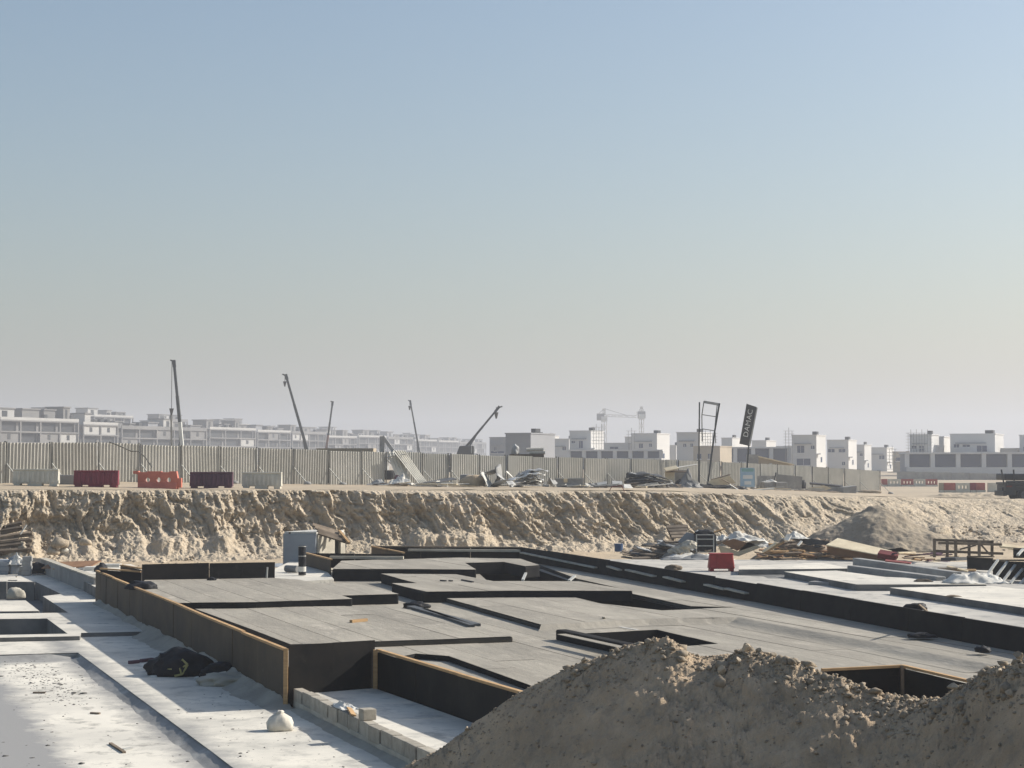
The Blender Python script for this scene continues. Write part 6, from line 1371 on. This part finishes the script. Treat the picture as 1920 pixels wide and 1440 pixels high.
terrace(1345, 1480, 838, 866, 405, 4, 'blue glazed low wing behind the tilted dark sign')
terrace(1701, 1990, 848, 876, 362, 6, 'long terrace with tall dark blue bays and white columns at the right edge')
villa(1706, 1747, 816, 372, 9, 'left upper storey box on the long terrace, scaffolded', [(.1, .3, 836, 842), (.45, .65, 836, 848)], zb=6.2, side_door=False)
villa(1752, 1770, 820, 385, 9, 'pale lit room behind the left upper storey box', zb=6.2, cornice=False, side_door=False, tank=False)
villa(1782, 1866, 815, 374, 13, 'large upper storey box in the middle of the long terrace', [(.08, .2, 833, 839), (.28, .44, 834, 838), (.6, .82, 836, 847)], zb=6.2, side_door=False)
villa(1912, 1990, 817, 372, 11, 'upper storey box cut by the right edge of the picture', [(.1, .3, 838, 846)], zb=6.2, side_door=False)
villa(1868, 1908, 842, 378, 9, 'low roof room right of the large upper storey box', zb=6.2, cornice=False, side_door=False, tank=False)
# boundary wall in front of the terrace
bwl = thing('boundary_wall', At(1690, 905, 300), 'grey concrete boundary wall in front of the long terrace', 'wall'); bwl['kind'] = 'thing'
for j in range(9):
    x0_, x1_ = 1682 + j * 34, 1682 + (j + 1) * 34 - .8; p, q = At(x0_, 884 + j * .8, 292), At(x1_, 884 + j * .8, 292); mb = MB(); mb.bar((p.x, p.y, (1.2 + p.z) / 2), (q.x, q.y, (1.2 + p.z) / 2), .3, p.z - 1.2); mb.build('wall_panel', M['greyslab'], bwl)
# tan shed with a sloping roof just over the fence
a, b = At(1424, 880, 190), At(1482, 880, 190); zl, zr_ = At(1424, 857, 190).z, At(1482, 872, 190).z
sh = thing('tan_shed', (a.x, 190, 1.8), 'tan shed with a roof sloping to the right, behind the fence', 'shed')
mb = MB(); mb.hexa([(a.x, 190, 1.8), (b.x, 190, 1.8), (b.x, 194, 1.8), (a.x, 194, 1.8), (a.x, 190, zl), (b.x, 190, zr_), (b.x, 194, zr_), (a.x, 194, zl)]); mb.build('walls', M['sandstone'], sh)
mb = MB(); mb.bar((a.x - .3, 192, zl + .1), (b.x + .4, 192, zr_ + .03), 4.6, .14); mb.build('roof', M['paleply'], sh)
mb = MB(); mb.abox((a.x + 1.1, 189.9, zl - 1.3), (a.x + 1.4, 189.98, zl - .7)); mb.build('vent', M['villa_trim'], sh)
a, b = At(1404, 872, 185), At(1422, 852, 185); mb = MB(); mb.abox((a.x, 185, 1.8), (b.x, 187, b.z)); tw_ = mb.build('kiosk', M['greyslab']); tag(tw_, 'small grey kiosk left of the tan shed behind the fence', 'kiosk')
# scaffolds
def scaffold(px0, px1, y0, y1, Y, label):
    a, b = At(px0, y1, Y), At(px1, y0, Y); t = thing('scaffold', (a.x, Y, a.z), label, 'scaffold', 'scaffolds on the villas'); n = max(2, round((px1 - px0) / 5))
    zb_ = 4.0
    for j in range(n + 1):
        x = a.x + (b.x - a.x) * j / n; mb_ = MB(); mb_.tube((x, Y, zb_), (x, Y, b.z + .8 * (j % 2)), .05, 5); mb_.build('standard', M['fencepost'], t)
    m_ = max(2, round((y1 - y0) / 6))
    for k in range(m_ + 1):
        z = a.z + (b.z - a.z) * k / m_; mb_ = MB(); mb_.tube((a.x - .5, Y, z), (b.x + .5, Y, z), .05, 5); mb_.build('ledger', M['galv'], t)
scaffold(1113, 1128, 801, 832, 425, 'scaffold left of the tower crane mast'); scaffold(1178, 1190, 808, 834, 436, 'scaffold on the wide villa between the cranes'); scaffold(1318, 1341, 813, 836, 398, 'scaffold seen through the bare sign frame'); scaffold(1473, 1485, 808, 836, 398, 'scaffold left of the first white gable'); scaffold(1703, 1744, 812, 846, 369, 'scaffold on the left box of the long terrace'); scaffold(1668, 1678, 842, 886, 390, 'scaffold by the half finished house at the fence end')

# pale rolled tarpaulins on a stack just behind the fence
Yg = Yfence(1005) + 4; p = At(1000, 860, Yg)
mb = MB(); mb.abox((At(955, 860, Yg).x, Yg, gz(1000, Yg)), (At(1020, 860, Yg).x, Yg + 1.5, At(1000, 851.5, Yg).z)); tagged(mb, 'pallet_stack', 'oldtimber', 'stack of pallets behind the fence carrying pale rolls', 'pallets')
for k, (x0, x1, y) in enumerate([(993, 1022, 848.5), (987, 1019, 843)]):
    a, b = At(x0, y + .3, Yg + .4), At(x1, y - .3, Yg + .4); mb = MB(); mb.tube(a, b, .135, 14, .15); tagged(mb, 'tarpaulin_roll', 'sackcloth', ['lower', 'upper'][k] + ' pale roll lying on the pallet stack behind the fence', 'roll', smooth=False)
lump('black_bag', At(966, 852, Yg + .3), (.3, .3, .5), 'greysheet', 'grey bundle on the pallet stack behind the fence', 'bundle', 131, amp=.4)
mb = MB(); mb.abox((At(593, 846, 112).x, 112, 2.5), (At(700, 846, 112).x, 114.5, At(600, 840.5, 112).z)); tagged(mb, 'container', 'sandstone', 'tan container roof showing above the fence near the torn panel', 'container')

# ------------------------------------------------------------------ cranes
def boom_crane(pb, pt, Y, w0, w1, m, label, hook=None, m2=None, split=.35, zg=2.6, jib=None, cab=None):
    b, tp = At(*pb, Y), At(*pt, Y); d = (tp - b).normalized(); root = b - d * max(0, (b.z - (zg + 2.6)) / max(d.z, .3))
    t = thing('mobile_crane', (root.x, Y, zg), label, 'crane', 'mobile cranes behind the fence')
    L = (tp - root).length; cuts = [0, split, .68, 1.0]; ws = [w0, w0 * .8 + w1 * .2, (w0 + w1) / 2, w1]
    for k in range(3):
        p, q = root + d * L * cuts[k] - d * (.3 if k else 0), root + d * L * cuts[k + 1]; mb_ = MB(); mb_.bar(p, q, ws[k], ws[k] * 1.1, up=(0, 1, 0)); mb_.build('boom_section', M[(m2 or m) if k == 0 else m], t)
    mb_ = MB(); mb_.bar(tp - d * .2, tp + d * .9, w1 * 1.9, w1 * 1.5, up=(0, 1, 0)); mb_.build('boom_head', M[m], t)
    hx = Vector(((-1 if (hook or (pt[0] - 1,))[0] < pt[0] else 1) * 1.0, 0, 0))
    mb_ = MB(); mb_.bar(tp + d * .6, tp + d * .9 + hx * (1.0 * w1 / .5), w1 * .9, w1 * .7, up=(0, 1, 0)); mb_.build('head_sheave', M[m], t)
    if hook:
        h = At(*hook, Y); s_ = Vector((h.x, Y, tp.z + .6)); mb_ = MB(); mb_.tube(s_, h, .05, 5); mb_.build('hoist_rope', M['cable'], t)
        mb_ = MB(); mb_.tube(h + Vector((0, 0, .5)), h - Vector((0, 0, .5)), .35, 8, .12); mb_.build('hook_block', M['cable'], t)
    sx_ = 1 if d.x > 0 else -1
    mb_ = MB(); mb_.abox((root.x - 5.5, Y - 1.3, zg + .6), (root.x + 5.5, Y + 1.3, zg + 1.5)); mb_.build('carrier', M[m], t, bevel=.1)
    mb_ = MB(); mb_.abox((root.x - sx_ * 3.2 - 1.6, Y - 1.3, zg + 1.55), (root.x - sx_ * 3.2 + 4.0, Y + 1.3, zg + 3.3)); mb_.build('upper_body', M[m], t, bevel=.1)
    mb_ = MB(); mb_.bar(root + Vector((sx_ * .6, 0, -.6)), root + d * 5.5, .25, .25, up=(0, 1, 0)); mb_.build('lift_ram', M['rim'], t)
    for x in (-4, -2, 2, 4):
        for s_ in (-1, 1):
            mb_ = MB(); mb_.tube((root.x + x, Y + s_ * 1.4, zg + .55), (root.x + x, Y + s_ * .9, zg + .55), .55, 14); mb_.build('wheel', M['tyre'], t)
    if cab:
        a_, b_ = At(cab[0], cab[3], Y), At(cab[2], cab[1], Y); mb_ = MB(); mb_.hexa([(a_.x - 1.2, Y - 1.3, a_.z - 2), (b_.x, Y - 1.3, a_.z - 2), (b_.x, Y + 1.3, a_.z - 2), (a_.x - 1.2, Y + 1.3, a_.z - 2), (a_.x, Y - 1.3, b_.z), (b_.x, Y - 1.3, b_.z), (b_.x, Y + 1.3, b_.z), (a_.x, Y + 1.3, b_.z)]); mb_.build('operator_cab', M['crane_d'], t, bevel=.15)
        mb_ = MB(); mb_.abox((b_.x - .45, Y - 1.34, a_.z), (b_.x - .3, Y - 1.31, b_.z - .1)); mb_.build('cab_post', M['galv'], t)
    return t
boom_crane((341, 832), (327, 686), 260, 0.50, 0.26, 'crane_d', 'tallest mobile crane boom, dark above and white below, on the left', m2='crane_w', split=.40, hook=(321.5, 772))
boom_crane((567, 812), (538, 710), 330, 0.53, 0.31, 'crane_d', 'dark crane boom leaning left with a hook block hanging from its head', hook=(534, 720))
boom_crane((613, 832), (623, 759), 420, 0.50, 0.28, 'crane_d', 'short crane boom with a faded red foot leaning right', m2='crane_r', split=.45)
boom_crane((781, 818), (770, 757), 420, 0.43, 0.25, 'crane_d', 'thin crane boom in the middle of the horizon leaning left', hook=(768, 765))
boom_crane((877, 834), (930, 770), 270, 0.37, 0.22, 'crane_d', 'low raked crane boom pointing up to the right with a dark cab', hook=(930.5, 779), cab=(862, 836, 889, 850))
mb = MB(); mb.tube(At(321, 774, 262), At(322, 860, 262), .16, 6); tagged(mb, 'lamp_mast', 'fencepost', 'thin mast left of the tallest crane boom', 'mast')
ex = thing('excavator', At(716, 846, 160), 'excavator arm poking over the fence left of the torn panel', 'excavator')
for nm, p, q, w in (('boom', (716, 850), (717, 818), .45), ('stick', (717, 818), (739, 848), .32)):
    mb = MB(); mb.bar(At(*p, 160), At(*q, 160), w, w * 1.2, up=(0, 1, 0)); mb.build(nm, M['greysheet'], ex)
a, b = At(705, 880, 160), At(728, 850, 160); mb = MB(); mb.abox((a.x, 158.8, gz(716, 160) + .9), (b.x, 161.2, b.z)); mb.build('body', M['greysheet'], ex)
for s_ in (-1, 1):
    mb = MB(); mb.abox((a.x - .6, 160 + s_ * 1.0 - .3, gz(716, 160)), (b.x + .6, 160 + s_ * 1.0 + .3, gz(716, 160) + .88)); mb.build('track', M['tyre'], ex, bevel=.25)
mb = MB(); p = At(739, 848, 160); mb.box(p - Vector((0, 0, .3)), (.4, 0, 0), (0, .5, 0), (.1, 0, .4)); mb.build('bucket', M['greysheet'], ex)
def lattice(name, p, q, w, m, parent, step_=3.0, r=.12):
    p, q = Vector(p), Vector(q); d = (q - p); L = d.length; d.normalize(); u_ = d.orthogonal().normalized() if abs(d.z) > .9 else Vector((0, 1, 0)); v_ = d.cross(u_).normalized(); n = max(2, int(L / step_)); mb_ = MB()
    cs = [(u_ * a_ + v_ * b_) * w / 2 for a_, b_ in ((1, 1), (1, -1), (-1, -1), (-1, 1))]
    for c_ in cs: mb_.tube(p + c_, q + c_, r, 4)
    for k in range(n):
        for j in range(4): mb_.tube(p + d * L * k / n + cs[j], p + d * L * (k + 1) / n + cs[(j + 1) % 4], r * .7, 3)
    return mb_.build(name, M[m], parent)
Yt_ = 900
def tower(px, ytop, yjib, jib0, jib1, label):
    b = At(px, 850, Yt_); t = thing('tower_crane', (b.x, Yt_, 3), label, 'crane', 'tower cranes'); zj = At(px, yjib, Yt_).z
    lattice('mast', (b.x, Yt_, 3), (b.x, Yt_, zj), 1.7, 'crane_y', t, 4, .12); lattice('apex', (b.x, Yt_, zj), (b.x, Yt_, At(px, ytop, Yt_).z), 1.0, 'crane_y', t, 2.5, .12)
    x0_, x1_ = At(jib0, yjib, Yt_).x, At(jib1, yjib, Yt_).x; lattice('jib', (b.x, Yt_, zj), (x1_, Yt_, zj - (x1_ - b.x) * .035), 1.1, 'crane_y', t, 3, .10); lattice('counter_jib', (b.x, Yt_, zj), (x0_, Yt_, zj), 1.1, 'crane_y', t, 3, .10)
    mb_ = MB(); s_ = 1 if x0_ > b.x else -1; mb_.abox((min(x0_, x0_ - s_ * 4), Yt_ - 1, zj - 2.6), (max(x0_, x0_ - s_ * 4), Yt_ + 1, zj + 1)); mb_.build('counterweight', M['conc_l'], t)
    mb_ = MB(); mb_.abox((b.x - 1.6, Yt_ - 1.6, zj - 3.2), (b.x + 1.6, Yt_ + 1.6, zj - .5)); mb_.build('cab', M['crane_w'], t)
    mb_ = MB(); tz = At(px, ytop, Yt_).z; mb_.tube((b.x, Yt_, tz), (x1_ * .7 + b.x * .3, Yt_, zj), .12, 4); mb_.tube((b.x, Yt_, tz), (x0_, Yt_, zj), .12, 4); mb_.build('tie_rod', M['cable'], t)
tower(1133, 766, 779, 1119, 1194, 'left tower crane with the long level jib, pale in the haze'); tower(1203, 762, 775, 1210, 1193, 'right tower crane seen nearly end-on with a short jib')
# ------------------------------------------------------------------ haze
hz = bpy.data.materials.new('haze'); hz.use_nodes = True
for n_ in list(hz.node_tree.nodes):
    if n_.type == 'BSDF_PRINCIPLED': hz.node_tree.nodes.remove(n_)
pvn = hz.node_tree.nodes.new('ShaderNodeVolumePrincipled')
pvn.inputs['Color'].default_value = (.645, .675, .74, 1)
pvn.inputs['Density'].default_value = HAZE
pvn.inputs['Anisotropy'].default_value = 0.25
hz.node_tree.links.new(pvn.outputs[0], hz.node_tree.nodes['Material Output'].inputs['Volume'])
hb = MB(); hb.abox((-3200, -60, -3.0), (3200, 3600, 90))
tag(hb.build('haze', hz), 'thin dusty haze over the whole site', 'haze', kind='stuff')
